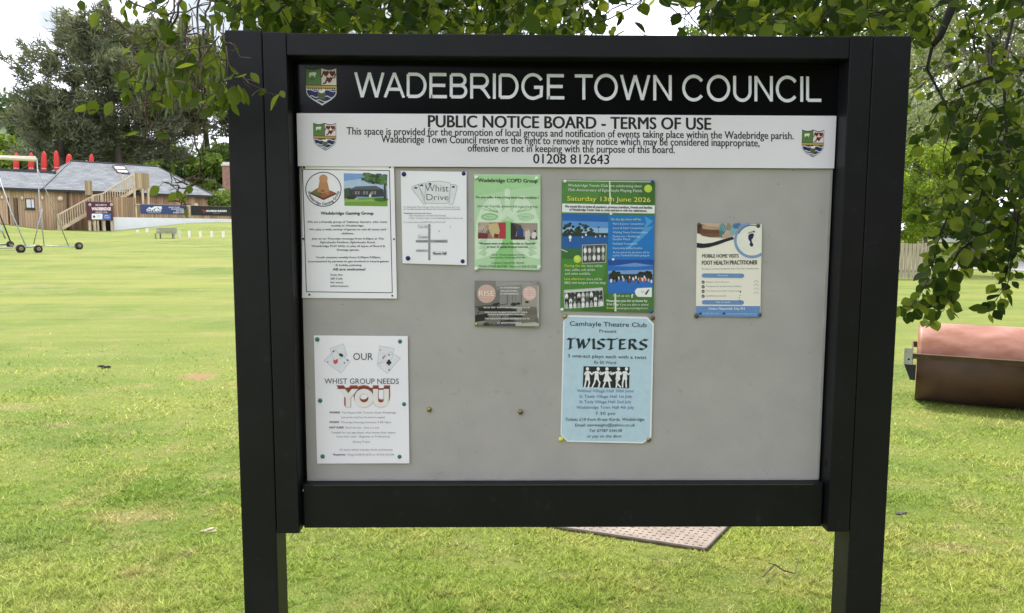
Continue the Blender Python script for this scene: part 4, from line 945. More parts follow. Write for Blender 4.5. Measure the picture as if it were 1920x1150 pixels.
# litter on the lawn: fallen twigs, clods, a leaf
bark = mat('twig_bark', (.075,.052,.034), .8, var=.35, scale=60)
def gp(u, v, h=.0): p = ground(u, v); return np.array([p[0], p[1], p[2]+h])
m = MB(); m.tube([gp(1430,1093,.03), gp(1452,1072,.035), gp(1470,1082,.03), gp(1490,1083,.02)], [.003,.004,.004,.002], 6)
m.tube([gp(1452,1072,.035), gp(1440,1075,.05)], [.003,.0015], 5).tube([gp(1490,1083,.02), gp(1500,1055,.05)], [.002,.001], 5)
one('fallen_twig', m, bark, 'thin brown twig lying in the grass near the right post', 'twig', 'twigs fallen on the lawn')
m = MB(); m.tube([gp(545,1016,.02), gp(553,1011,.04), gp(566,1009,.03)], [.002,.004,.002], 6)
one('fallen_twig', m, bark, 'short dark twig in the grass beside the left post', 'twig', 'twigs fallen on the lawn')
def clod(u0, u1, v, h, seed, label, c=(.03,.026,.018)):
    r_ = random.Random(seed); m = MB(); n0 = 5
    for k in range(n0):
        p = gp(u0+(u1-u0)*(k+.5)/n0, v+r_.uniform(-2,2), .0); s_ = h*r_.uniform(.5,1.1)
        b_ = bmesh.new(); bmesh.ops.create_icosphere(b_, subdivisions=2, radius=1)
        for vv in b_.verts:
            q = vv.co*(s_*(1+.35*math.sin(9*vv.co.x+k)*math.cos(7*vv.co.y+2*k))); vv.co = Vector((p[0]+1.6*q.x, p[1]+1.2*q.y, p[2]+.5*s_+q.z*.7))
        m.bm(b_)
    one('soil_clod', m, mat('soil_%d' % seed, c, .95, var=.4, scale=40), label, 'clod', 'clods and scraps on the lawn')
clod(188, 207, 690, .022, 1, 'dark crumbled clod on open grass left of the board')
clod(1684, 1698, 963, .012, 2, 'small grey clod in the grass right of the right post', (.085,.08,.07))
clod(382, 402, 999, .016, 3, 'pale dry scrap in the grass left of the left post', (.42,.38,.24))


# ------------------------------------------------------------------ picket fence, path, far lawn on the right
wood_g = mat('weathered_timber', (.36,.31,.23), .85, var=.28, scale=4, stretch=(6,6,.6), bump=.03)
fp0 = gp(1737, 524); fY = fp0[1]
fence = thing('picket_fence', fp0, 'weathered grey timber picket fence panel beyond the right post', 'fence')
sx = (fY+1.67)/F
zt_f, zb_f = at(1737, 455, fY)[2], fp0[2]
m = MB(); x = fp0[0]-.03; k = 0; r_ = random.Random(4)
pk = MB()
while x > fp0[0]-3.2:
    h = zt_f - r_.uniform(0, .05); wd_ = .105
    pk.box((x-wd_, fY-.012, zb_f+.03), (x, fY+.010, h)); x -= wd_+.032+r_.uniform(0, .012); k += 1
pk.build('pickets', wood_g, fence)
for zz in (zb_f+.25, zt_f-.25): MB().box((fp0[0]-3.2, fY+.012, zz), (fp0[0]+.02, fY+.05, zz+.09)).build('rail', wood_g, fence)
MB().box((fp0[0]-.02, fY-.03, zb_f-.2), (fp0[0]+.07, fY+.07, zt_f-.02)).build('end_post', wood_g, fence)
pathm = mat('tarmac_path', (.30,.29,.28), .9, var=.12, scale=6, bump=.02)
pv = []
pth = [(1738,494,507),(1800,494,506),(1850,494,506),(1900,492,508),(1960,491,511),(2080,489,516),(2300,488,528)]
m = MB(); V = []
for u_, a_, b_ in pth: V += [gp(u_, a_, .02), gp(u_, b_, .02)]
m.add(V, [(2*i_, 2*i_+1, 2*i_+3, 2*i_+2) for i_ in range(len(pth)-1)]); o = m.build('path', pathm); o['kind'] = 'structure'

# ------------------------------------------------------------------ pavilion
PA = at(0, 437, 50); PB = at(398, 437, 60.7)
ps = np.array([PB[0]-PA[0], PB[1]-PA[1], 0]); PLEN = np.linalg.norm(ps); ps /= PLEN
pn = np.array([-ps[1], ps[0], 0])             # into the building, away from the field
def fpt(u, v, n=0.0):
    """point on the facade plane, n metres behind it (negative: in front)"""
    d = ray(u, v); o = PA + pn*n - CAM; t = (o @ pn)/(d @ pn); return CAM + d*t
def fs(u, n=0.0): return float((fpt(u, 437, n)-PA) @ ps)
def fz(u, v, n=0.0): return float(fpt(u, v, n)[2])
def W(s, n, z): return PA*np.array([1,1,0]) + ps*s + pn*n + np.array([0,0,z])
def wbox(m, s0, s1, n0, n1, z0, z1):
    return m.hexa([W(s0,n0,z0),W(s1,n0,z0),W(s1,n1,z0),W(s0,n1,z0),W(s0,n0,z1),W(s1,n0,z1),W(s1,n1,z1),W(s0,n1,z1)])
def ubox(m, u0, v0, u1, v1, n0, n1):
    """box whose front face (at n0) spans the photo rectangle u0,v0 - u1,v1"""
    a, b = fs(u0, n0), fs(u1, n0); z1 = (fz(u0, v0, n0)+fz(u1, v0, n0))/2; z0 = (fz(u0, v1, n0)+fz(u1, v1, n0))/2
    return wbox(m, a, b, n0, n1, z0, z1)
def boards(name, c, c2, pitch, rough=.8):
    """vertical cladding boards: tone per board and a dark gap between"""
    if name in _M: return _M[name]
    m = mat(name, c, rough, var=.2, scale=3, stretch=(3,3,.25), c2=c2); t = m.node_tree; b = t.nodes['Principled BSDF']; lk = t.links.new
    geo = t.nodes.new('ShaderNodeNewGeometry'); dt = t.nodes.new('ShaderNodeVectorMath'); dt.operation = 'DOT_PRODUCT'; dt.inputs[1].default_value = tuple(ps)
    lk(geo.outputs['Position'], dt.inputs[0])
    dv = t.nodes.new('ShaderNodeMath'); dv.operation = 'DIVIDE'; dv.inputs[1].default_value = pitch; lk(dt.outputs['Value'], dv.inputs[0])
    fr = t.nodes.new('ShaderNodeMath'); fr.operation = 'FRACT'; lk(dv.outputs[0], fr.inputs[0])
    fl = t.nodes.new('ShaderNodeMath'); fl.operation = 'FLOOR'; lk(dv.outputs[0], fl.inputs[0])
    wn = t.nodes.new('ShaderNodeTexWhiteNoise'); wn.noise_dimensions = '1D'; lk(fl.outputs[0], wn.inputs['W'])
    r = t.nodes.new('ShaderNodeValToRGB'); e = r.color_ramp.elements; e[0].color = (.62,.6,.58,1); e[1].color = (1.15,1.1,1.05,1); lk(wn.outputs['Value'], r.inputs['Fac'])
    r2 = t.nodes.new('ShaderNodeValToRGB'); e = r2.color_ramp.elements; e[0].position = .06; e[0].color = (.25,.22,.2,1); e[1].position = .13; e[1].color = (1,1,1,1); lk(fr.outputs[0], r2.inputs['Fac'])
    old = b.inputs['Base Color'].links[0].from_socket
    for s_ in (r, r2):
        x = t.nodes.new('ShaderNodeMix'); x.data_type = 'RGBA'; x.blend_type = 'MULTIPLY'; x.inputs[0].default_value = 1; lk(old, x.inputs[6]); lk(s_.outputs['Color'], x.inputs[7]); old = x.outputs[2]
    lk(old, b.inputs['Base Color']); return m
cladm = boards('larch_cladding', (.49,.345,.22), (.36,.235,.145), .16)
cladl = boards('pale_larch_cladding', (.56,.415,.265), (.45,.315,.195), .16)
timber = mat('pale_softwood', (.54,.44,.30), .8, var=.2, scale=2.5)
fascia = mat('dark_fascia', (.022,.020,.020), .5)
def slates(name, c, row=.22):
    m = mat(name, c, .9, var=.14, scale=1.2, spec=.15); t = m.node_tree; b = t.nodes['Principled BSDF']; lk = t.links.new
    geo = t.nodes.new('ShaderNodeNewGeometry'); sp = t.nodes.new('ShaderNodeSeparateXYZ'); lk(geo.outputs['Position'], sp.inputs[0])
    dt = t.nodes.new('ShaderNodeVectorMath'); dt.operation = 'DOT_PRODUCT'; dt.inputs[1].default_value = tuple(ps); lk(geo.outputs['Position'], dt.inputs[0])
    cb = t.nodes.new('ShaderNodeCombineXYZ'); lk(dt.outputs['Value'], cb.inputs[0]); lk(sp.outputs[2], cb.inputs[1])
    bt = t.nodes.new('ShaderNodeTexBrick'); bt.inputs['Scale'].default_value = 1; bt.inputs['Brick Width'].default_value = .5; bt.inputs['Row Height'].default_value = row*.55; bt.inputs['Mortar Size'].default_value = .012
    bt.inputs['Color1'].default_value = (1.12,1.12,1.14,1); bt.inputs['Color2'].default_value = (.82,.84,.86,1); bt.inputs['Mortar'].default_value = (.5,.5,.52,1)
    lk(cb.outputs[0], bt.inputs['Vector'])
    old = b.inputs['Base Color'].links[0].from_socket; x = t.nodes.new('ShaderNodeMix'); x.data_type = 'RGBA'; x.blend_type = 'MULTIPLY'; x.inputs[0].default_value = 1
    lk(old, x.inputs[6]); lk(bt.outputs['Color'], x.inputs[7]); lk(x.outputs[2], b.inputs['Base Color']); return m
slate = slates('grey_slate', (.205,.218,.222))

pav = thing('sports_pavilion', W(PLEN/2, 0, tz(*W(PLEN/2, 0, 0)[:2])), 'long single storey timber clad pavilion with hipped grey slate roofs', 'pavilion')
sL, sK, sR = fs(-330), fs(128), fs(392)
zeL, zeM = fz(60, 355), fz(240, 362); ze = (zeL+zeM)/2; zfl = .9
DEP = 9.0
m = MB(); wbox(m, sL, sK, 0, DEP, zfl, ze); m.build('wall', cladl, pav)
m = MB(); wbox(m, sK+.002, sR, -.05, DEP, zfl, ze); m.build('wall', cladm, pav)
m = MB(); wbox(m, sL-.3, sK+.1, -.34, -.20, ze-.16, ze+.04); wbox(m, sK+.1, sR+.42, -.42, -.26, ze-.17, ze+.04); wbox(m, sR+.28, sR+.42, -.26, DEP, ze-.17, ze+.04)
m.build('fascia', fascia, pav)
# roofs: the low left wing and the main hip with its ridge
s0, s1 = fs(140, 4.2), fs(300, 4.2); zr = (fz(140, 304, 4.2)+fz(300, 312, 4.2))/2
sa = fs(84, -.4)
e0 = ze+.03
m = MB()
A_, B_, C_, D_ = W(sa,-.4,e0), W(sR+.4,-.4,e0), W(sR+.4,DEP,e0), W(sa,DEP,e0); E_, G_ = W(s0,4.2,zr), W(s1,4.2,zr)
m.poly([A_, B_, G_, E_]).poly([B_, C_, G_]).poly([C_, D_, E_, G_]).poly([D_, A_, E_]).poly([A_, D_, C_, B_])
rf = m.build('roof', slate, pav)
zw = fz(40, 322.5, 2.6)
m = MB(); m.hexa([W(sL-.3,-.32,e0-.02),W(sK,-.32,e0-.02),W(sK,2.6,e0-.02),W(sL-.3,2.6,e0-.02),W(sL-.3,-.32,e0),W(sK,-.32,e0),W(sK,2.6,zw),W(sL-.3,2.6,zw)])
m.build('roof', slate, pav)
m = MB(); wbox(m, sL-.3, fs(112, 2.62), 2.62, 2.9, e0, zw+.18); wbox(m, sL-.3, fs(125,2.9), 2.9, DEP, e0, zw-.02); m.build('parapet', mat('dark_flat_roof', (.05,.052,.056), .7), pav)
m = MB(); m.tube([E_+[0,0,.02], G_+[0,0,.02]], .07, 6).tube([G_, B_+[0,0,.03]], .05, 6).tube([E_, A_+[0,0,.03]], .05, 6); m.build('ridge', mat('ridge_dark', (.06,.06,.065), .6), rf)
def onroof(u, v, up=.03):
    nrm = np.cross(B_-A_, E_-A_); nrm /= np.linalg.norm(nrm); nrm = nrm if nrm[2] > 0 else -nrm
    d = ray(u, v); return CAM + d*(((A_+nrm*up-CAM) @ nrm)/(d @ nrm))
m = MB(); m.poly([onroof(*q, .05) for q in ((211,311),(233,311.5),(243,325),(222,324))])
sk = m.build('roof_window', mat('roof_glass', (.30,.33,.36), .15, spec=.8), rf)
m = MB()
for a, b in (((211,311),(222,324)),((233,311.5),(243,325)),((211,311),(233,311.5)),((216,317.5),(238,318)),((222,324),(243,325))): m.tube([onroof(*a,.06), onroof(*b,.06)], .06, 5)
m.build('frame', mat('roof_window_frame', (.10,.08,.085), .5), sk)
# doors, window, lamps, dark corner line
for u0, u1, vt, vb in ((17,20.5,371.5,421),(28.5,37,371.5,422)):
    m = MB(); ubox(m, u0, vt, u1, vb, -.015, .0); d_ = m.build('door', mat('dark_timber_door', (.13,.075,.04), .6, var=.3, scale=6), pav)
    m = MB(); ubox(m, u1-1.8, vt-.3, u1, vb, -.03, -.0155); m.build('door_frame', mat('door_edge_brown', (.03,.02,.014), .7), d_)  # very dark brown strip down the right edge of each door
m = MB(); ubox(m, 51, 372.5, 68.5, 392.5, -.05, -.002); wf_ = m.build('window', mat('window_frame_brown', (.035,.026,.022), .5), pav)
m = MB(); ubox(m, 53, 374.3, 61, 389.6, -.056, -.051); ubox(m, 62.4, 374.3, 67.2, 389.6, -.056, -.051); m.build('pane', mat('bright_blind_pane', (.55,.58,.60), .12, var=.15, scale=1.5, spec=.8), wf_)
m = MB(); ubox(m, 49.5, 392.6, 70, 394, -.10, -.051); m.build('sill', mat('window_frame_brown', (.035,.026,.022), .5), wf_)
lampm = mat('opal_lamp', (.72,.62,.46), .3)
for u_, v_ in ((3.5,370.5),(41,371.5),(79,371.5),(113,372.5),(368,385)):
    p = fpt(u_, v_, -.07); m = MB(); V = []; K_ = 18
    r_ = 4.2*60/F if u_ > 100 else 3.4*57/F
    for q, h in ((r_, 0.06), (r_, 0), (r_*.8, -.05), (r_*.3, -.09)):
        for k in range(K_): a = 2*math.pi*k/K_; V.append(p + ps*(q*math.cos(a)*(1 if u_ > 100 else .6)) + pn*h + np.array([0,0,q*math.sin(a)]))
    m.add(V, [(i_*K_+k, i_*K_+(k+1) % K_, (i_+1)*K_+(k+1) % K_, (i_+1)*K_+k) for i_ in range(3) for k in range(K_)] + [list(range(3*K_, 4*K_))])
    l_ = m.build('wall_lamp', lampm, pav, True)
    m = MB(); V = []
    for q, h in ((r_*1.18, .065), (r_*1.18, .03)):
        for k in range(K_): a = 2*math.pi*k/K_; V.append(p + ps*(q*math.cos(a)*(1 if u_ > 100 else .6)) + pn*h + np.array([0,0,q*math.sin(a)]))
    m.add(V, [(k, (k+1) % K_, K_+(k+1) % K_, K_+k) for k in range(K_)] + [list(range(K_)), list(range(K_, 2*K_))]); m.build('lamp_ring', mat('lamp_ring', (.35,.25,.15), .5), l_)
m = MB(); m.tube([fpt(127, 361, -.14), fpt(127, 436, -.14)], .06, 8); m.build('corner_dark_line', mat('corner_line_brown', (.05,.03,.025), .5), pav)  # tube added as the dark line at the corner of the main block

# kerb line at the foot of the building
m = MB(); pts = [(-60,419),(0,422.5),(30,425),(60,429.5),(100,436),(130,438),(214,438)]
V = []
for u_, v_ in pts:
    p = fpt(u_, v_, -.9); g_ = tz(p[0], p[1]); V += [np.array([p[0], p[1], p[2]-.08]), np.array([p[0], p[1], p[2]+.05]), p+pn*.9+np.array([0,0,.05])]
m.add(V, [f_ for i_ in range(len(pts)-1) for f_ in ((3*i_,3*i_+3,3*i_+4,3*i_+1),(3*i_+1,3*i_+4,3*i_+5,3*i_+2))])
o = m.build('paved_apron', mat('pale_concrete', (.46,.44,.38), .85, var=.1, scale=3)); o['kind'] = 'structure'

# terrace wall (white render below, larch above) with two banners
TN = -2.6
tw = thing('terrace_wall', W(fs(320, TN), TN, tz(*W(fs(320, TN), TN, 0)[:2])), 'white rendered terrace wall topped by timber boarding beside the pavilion stairs', 'wall')
a, b = fs(214.5, TN), fs(640, TN); z1 = fz(217, 407.5, TN); z0 = fz(217, 438, TN); zt2 = fz(300, 386, TN)
m = MB(); wbox(m, a, b, TN, TN+.3, z0-1.2, z1); m.build('rendered_wall', mat('white_render', (.80,.81,.81), .8, var=.04, scale=2), tw)
a2 = fs(256, TN)
m = MB(); wbox(m, a2, b, TN+.02, TN+.14, z1+.002, zt2); m.build('timber_boarding', cladm, tw)
m = MB(); wbox(m, fs(214.5,TN+.03), a2-.002, TN+.03, TN+.13, z1+.002, fz(235, 370, TN)); m.build('timber_boarding', cladm, tw)
m = MB(); wbox(m, a2, b, TN-.03, TN+.18, zt2+.002, zt2+.09); m.build('cap_rail', timber, tw)
for u_ in (257.5, 357):
    m = MB(); ubox(m, u_-1.6, 386, u_+1.6, 408, TN-.02, TN+.018); m.build('post', timber, tw)
def fsheet(n, root): 
    S = Sheet(0, 0, 1, 0, root, .004)
    S.P = lambda x, y, L=0: fpt(S.o[0]+x/S.s, S.o[1]+y/S.s, n - L*S.step)
    return S
def banner(u0, v0, u1, v1, c, label):
    r_ = thing('banner', fpt((u0+u1)/2, v1, TN-.03), label, 'banner', 'banners on the terrace wall')
    m = MB(); ubox(m, u0, v0, u1, v1, TN-.032, TN-.022); m.build('sheet', ink(c, .45), r_)
    return r_, fsheet(TN-.034, r_)
r_, S = banner(265.5, 384.5, 352, 401.5, 0x2f3f74, 'blue advertising banner with white lettering on the boarded terrace wall')
S.part('lettering')
wt = 0xeef0f4
S.text('the', 274.5, 281.5, 396.5, 5.2, wt, .03).text('POINT', 283, 303.5, 397, 6.6, wt, .05)
S.poly([(276,391.5),(280,388.5),(284,390.5),(290,387.2),(303,387.4),(303,390.5),(296,389.6),(290,390.2),(284,391.8)], wt, 1)
S.rect(277, 398.8, 301.5, 399.5, 0xb8c2d8, 1)
S.text('GREAT FOOD', 316, 337, 390.2, 2.2, wt, .02).text('BAR & RESTAURANT', 321, 345, 393.4, 2.2, wt, .02).text('GOLF COURSE', 330, 345, 396.8, 2.4, wt, .02).text('FITNESS & SPA', 325, 345, 400.2, 2.4, wt, .02)
S.finish()
r_, S = banner(360, 387, 446, 404.5, 0x161314, 'black advertising banner with red and white lettering next to the left post')
S.part('lettering').text('HOLMBUSH BUILDERS', 387, 425, 397.6, 3.4, wt, .05).text('family firm since 1975', 400, 412, 400.6, 1.5, 0xbcbcc0)
S.part('emblem').poly([(378,393),(381,392.6),(383,395),(386,393.6),(386,397.5),(381,398)], 0x8e2030, 1).rect(381.5, 398.8, 385.5, 399.6, 0xa83a44, 1)
S.finish()

# outside staircase with landing
SN = -1.9
st = thing('timber_staircase', W(fs(150, SN), SN, tz(*W(fs(150, SN), SN, 0)[:2])), 'pale softwood outside staircase with balustrade climbing to a boarded landing', 'staircase')
def sl(u): return 433.5 + (u-105)*(347-433.5)/(256-105)          # line of the string
def hand(u): return 404 + (u-108)*(325.5-404)/(254-108)
for nn in (SN, SN+1.1):
    m = MB()
    pts = [fpt(108, 404, nn), fpt(177, 366.5, nn), fpt(193, 363.5, nn), fpt(254, 325.5, nn)]
    for p, q in zip(pts, pts[1:]):
        m.hexa([p+[0,0,-.05], q+[0,0,-.05], q+pn*.1+[0,0,-.05], p+pn*.1+[0,0,-.05], p+[0,0,.05], q+[0,0,.05], q+pn*.1+[0,0,.05], p+pn*.1+[0,0,.05]])
    m.build('handrail', timber, st)
    m = MB(); pts = [fpt(108, 434, nn), fpt(172, 396, nn), fpt(196, 391, nn), fpt(256, 354, nn)]
    for p, q in zip(pts, pts[1:]):
        m.hexa([p+[0,0,-.14], q+[0,0,-.14], q+pn*.06+[0,0,-.14], p+pn*.06+[0,0,-.14], p+[0,0,.12], q+[0,0,.12], q+pn*.06+[0,0,.12], p+pn*.06+[0,0,.12]])
    m.build('string', timber, st)
    m = MB(); u_ = 111.0
    while u_ < 253:
        h = np.interp(u_, [108,177,193,254], [404,366.5,363.5,325.5]); l_ = np.interp(u_, [108,172,196,256], [434,396,391,354])
        p, q = fpt(u_, l_, nn), fpt(u_, h, nn); a = float((p-PA) @ ps)
        wbox(m, a-.03, a+.03, nn+.01, nn+.06, p[2], q[2]); u_ += 4.4
    m.build('balusters', timber, st)
for k in range(15):
    u_ = 112+9.6*k; l_ = np.interp(u_, [108,172,196,256], [434,396,391,354]); a = fs(u_, SN+.08); z = fz(u_, l_, SN+.08)
    m = MB(); wbox(m, a-.15, a+.15, SN+.07, SN+1.08, z-.02, z+.02); m.build('tread', timber, st)
for u_, v0, v1 in ((111,403,436),(178,366,436),(194,363,436),(256,325,383),(271,354,383),(281.5,354,383)):
    p = fpt(u_, v1, SN); a = fs(u_, SN); m = MB(); wbox(m, a-.07, a+.07, SN-.03, SN+.09, p[2]-.3, fz(u_, v0, SN)); m.build('post', timber, st)
m = MB(); ubox(m, 257, 325, 284, 353.5, SN, SN+.06); wbox(m, fs(284,SN)-.06, fs(284,SN), SN+.062, SN+1.9, fz(270,353,SN), fz(270,325,SN)); m.build('landing_screen', boards('pale_screen_boards', (.50,.40,.25), (.42,.33,.2), .13), st)
m = MB(); wbox(m, fs(256,SN), fs(284,SN), SN+.061, SN+1.9, fz(270,356,SN), fz(270,353.6,SN)); m.build('landing_floor', timber, st)
m = MB(); m.hexa([p for p in (fpt(222,325,SN+.6), fpt(226,325,SN+.6), fpt(232,334,SN+.6), fpt(228,335,SN+.6))]+[p+pn*.06 for p in (fpt(222,325,SN+.6), fpt(226,325,SN+.6), fpt(232,334,SN+.6), fpt(228,335,SN+.6))]); m.build('brace', timber, st)
m = MB(); ubox(m, 164, 339.5, 177.5, 366, SN+.2, SN+.26); m.build('boarded_panel', boards('pale_screen_boards', (.50,.40,.25), (.42,.33,.2), .13), st)
m = MB(); ubox(m, 131, 414, 213, 438, SN+.35, SN+.4) if False else ubox(m, 180, 414, 213, 438, SN+.5, SN+.55); m.build('opening_shade', mat('undercroft_shade', (.02,.018,.016), .9), st)  # dark sheet painting the shade inside the opening below the stairs

# maroon club sign on posts
GN = -3.0
sg = thing('club_sign', fpt(190, 437, GN), 'maroon sign board on timber posts in front of the stairs', 'sign')
m = MB(); ubox(m, 164.5, 379, 213.5, 413.5, GN, GN+.05); fbd = m.build('board', ink(0x4e1f34, .5), sg)
for u_ in (169.5, 179, 185, 196.5, 211):
    m = MB(); ubox(m, u_-(1.5 if u_ == 185 else 2.2), 400, u_+(1.5 if u_ == 185 else 2.2), 440, GN+.055, GN+.16); m.build('post', timber, sg)
m = MB(); m.tube([fpt(173, 416, GN+.2), fpt(179, 430, GN+.2)], .05, 6); m.build('brace', timber, sg)
S = fsheet(GN-.002, sg)
S.part('lettering').text('WELCOME TO', 178.5, 200, 386.2, 3.0, 0xe8d6dc, .03).text('WADEBRIDGE', 171.5, 208, 394.5, 5.2, 0xf0d8de, .06).text('CRICKET CLUB', 179, 201, 399.6, 2.6, 0xe8d6dc, .03)
S.part('panels').rect(172, 401, 192, 411.5, 0xeeeef2, 1).rect(192, 401, 208, 412.5, 0x4a66a4, 1).disc(176.5, 406.5, 2.2, 0x2c3350, 2).rect(181, 404.5, 189, 405.2, 0x9a9aa4, 2).rect(181, 407, 188, 407.6, 0x9a9aa4, 2).poly([(194,405.5),(199,403.5),(206,405.5),(199,404.6)], 0xdfe6f2, 2).rect(195, 407, 206, 407.8, 0xcdd8ec, 2).rect(196, 409, 205, 409.6, 0xa8b8d8, 2)
S.part('emblem').disc(168.5, 384, 2.4, 0xe6d2d8, 1).disc(168.5, 384.4, 1.2, 0x9a3a50, 2).disc(208.8, 384, 2.4, 0xe6d2d8, 1).disc(208.8, 384.4, 1.2, 0x9a3a50, 2)
S.finish()

# closed red parasols on the roof terrace
redc = mat('red_canvas', (.66,.045,.035), .7, var=.18, scale=3, stretch=(4,4,.5))
PL6 = [(30.5,287,320,'leftmost'),(58.5,286.5,320,'second from the left'),(82.5,284,321,'third from the left'),(105,282.5,319,'tallest, leaning a little,'),(129.5,289,316,'half hidden behind the slate hip,'),(171.5,289,312,'rightmost, rising alone over the ridge,')]
for k, (u_, vt, vb, wh) in enumerate(PL6):
    nn = 4.4 if k < 5 else 7.5
    top = fpt(u_, vt, nn); ft = fpt(u_+ (1.5 if k == 3 else 0), vb, nn); zb_ = (zw-.05) if k < 5 else e0
    r_ = thing('parasol', (ft[0], ft[1], zb_), 'closed red parasol %s on the roof terrace' % wh if k else 'closed red parasol on the roof terrace, leftmost of the six', 'parasol', 'closed parasols on the roof terrace')
    H = top[2]-ft[2]; wv_ = (4.3 if k != 4 else 5.2)/F*58
    m = MB(); V = []; K_ = 16; prof = [(.05,1.0),(.22,.985),(.62,.90),(.85,.70),(.95,.4),(1.0,.18),(.86,.12),(1.05,.02),(.75,-.04)]
    ax = top-ft
    for q, h in prof:
        for j_ in range(K_):
            a = 2*math.pi*j_/K_; rr_ = wv_*q*(1+.13*math.cos(8*a)); V.append(ft+ax*h+np.array([rr_*math.cos(a), rr_*math.sin(a), 0]))
    m.add(V, [(i_*K_+j_, i_*K_+(j_+1) % K_, (i_+1)*K_+(j_+1) % K_, (i_+1)*K_+j_) for i_ in range(len(prof)-1) for j_ in range(K_)] + [list(range(K_))])
    m.build('canopy', redc, r_, True)
    m = MB(); m.tube([np.array([ft[0], ft[1], zb_]), ft], .03, 6); m.build('pole', mat('parasol_pole', (.5,.42,.3), .6), r_)
    m = MB(); p = ft+ax*.12; m.lathe([(wv_*.92,-.03),(wv_*.96,0),(wv_*.92,.03)], p, 12); m.build('strap', ink(0xe8c8c0), r_)
m = MB(); m.tube([fpt(162.5, 318, 5), fpt(162.5, 301, 5)], .06, 6); one('flue_pipe', m, timber, 'thin pale flue pipe standing behind the slate ridge', 'pipe')

# white boundary posts and bench
wp = mat('white_painted_wood', (.78,.78,.74), .6, var=.05)
def vpost(u, vt, vb, Y, wpx, label):
    a, b = at(u, vb, Y), at(u, vt, Y); h = wpx/2*(Y+1.67)/F; m = MB(); m.box((a[0]-h, Y-h, a[2]-.1), (a[0]+h, Y+h, b[2]), .01)
    one('boundary_post', m, wp, label, 'post', 'white boundary posts')
for k, (u_, vt, vb, Y_) in enumerate(((258,432,438,47),(276.5,429,440,46.5),(296.5,430,440,46),(336,433,447,43),(355.5,433,448,43),(376,433.5,449,43),(397.5,433.5,449,43),(419,434,449,43))):
    vpost(u_, vt, vb, Y_, 3.6, ['short white post before the white wall, farthest left of the row','white post left of the bench with grass at its foot','white post just behind the left end of the bench','white post directly right of the bench','white post second to the right of the bench','white post third to the right of the bench','white post fourth to the right of the bench','white post nearest the left leg of the board'][k])
BY = 42.5
bo = at(312, 448, BY); bz = bo[2]
bench = thing('park_bench', bo, 'low weathered grey timber bench among the white boundary posts', 'bench')
gw = mat('grey_bench_wood', (.24,.23,.19), .85, var=.25, scale=5)
bx = np.array([.985,.17,0]); by = np.array([.17,-.985,0])
def BPt(a, b, z): return bo + bx*a + by*b + np.array([0,0,z])
def bbox_(m, a0,a1,b0,b1,z0,z1): return m.hexa([BPt(a0,b0,z0),BPt(a1,b0,z0),BPt(a1,b1,z0),BPt(a0,b1,z0),BPt(a0,b0,z1),BPt(a1,b0,z1),BPt(a1,b1,z1),BPt(a0,b1,z1)])
m = MB()
for k in range(4): bbox_(m, -.56, .56, -.05+.11*k, .045+.11*k, .28, .315)
m.build('seat', gw, bench)
m = MB()
for k in range(4): m.hexa([BPt(s_*.56, -.10-.03*k+dy, .34+.075*k+dz) for dz in (0,.06) for s_, dy in ((-1,0),(1,0),(1,.03),(-1,.03))])
m.build('backrest', gw, bench)
for a in (-.5, -.34, .34, .5):
    m = MB(); bbox_(m, a-.035, a+.035, .30, .37, -.08, .28) if a in (-.5,.5) else bbox_(m, a-.035, a+.035, -.10, -.03, -.08, .34); m.build('leg', gw, bench)

# wheeled sight screen frame
galv = mat('galvanised_tube', (.34,.36,.37), .45, .5, var=.2, scale=8); creamt = mat('cream_timber_beam', (.62,.57,.42), .6, var=.1)
SY = 28.0
sco = at(70, 468, SY)
scr = thing('sight_screen_frame', (sco[0], sco[1], tz(sco[0], sco[1])), 'wheeled galvanised sight screen frame with a cream top beam on the outfield', 'sight screen')
def tube_(name, pts, r_, mt=galv, par=scr, n=8): 
    m = MB(); m.tube([at(*p) for p in pts], r_, n); return m.build(name, mt, par, True)
tube_('top_beam', [(-260,283,28.6),(68,300,28.6)], .07, creamt)
tube_('top_beam', [(-260,289,29.2),(66,296,29.2)], .06, creamt)
tube_('upright', [(69,298,28.6),(75,395,28.3),(83,461,28)], .021)
tube_('brace', [(71,318,28.6),(100,392,29.4),(129,463,30.4)], .019)
tube_('brace', [(79,392,28.3),(63,458,28.0)], .02)
tube_('upright', [(-2,332,28.6),(20,395,28.3),(48,461,28)], .021)
tube_('brace', [(-4,394,28.6),(21,457,29.5)], .028, mat('dark_tube', (.05,.05,.05), .5))
tube_('brace', [(-4,414,28.0),(10,448,28.0)], .03)
tube_('bottom_rail', [(-160,470,28),(46,464,28.0),(84,460.5,28)], .03)
tube_('bottom_rail', [(20,461,29.5),(84,461,28.6),(146,463.5,30.4)], .022)
tube_('bottom_rail', [(-160,462,29.6),(20,458,29.6)], .045)
tyre = mat('rubber_tyre', (.022,.021,.020), .8); hubm = mat('rusty_hub', (.34,.22,.17), .6, var=.2)
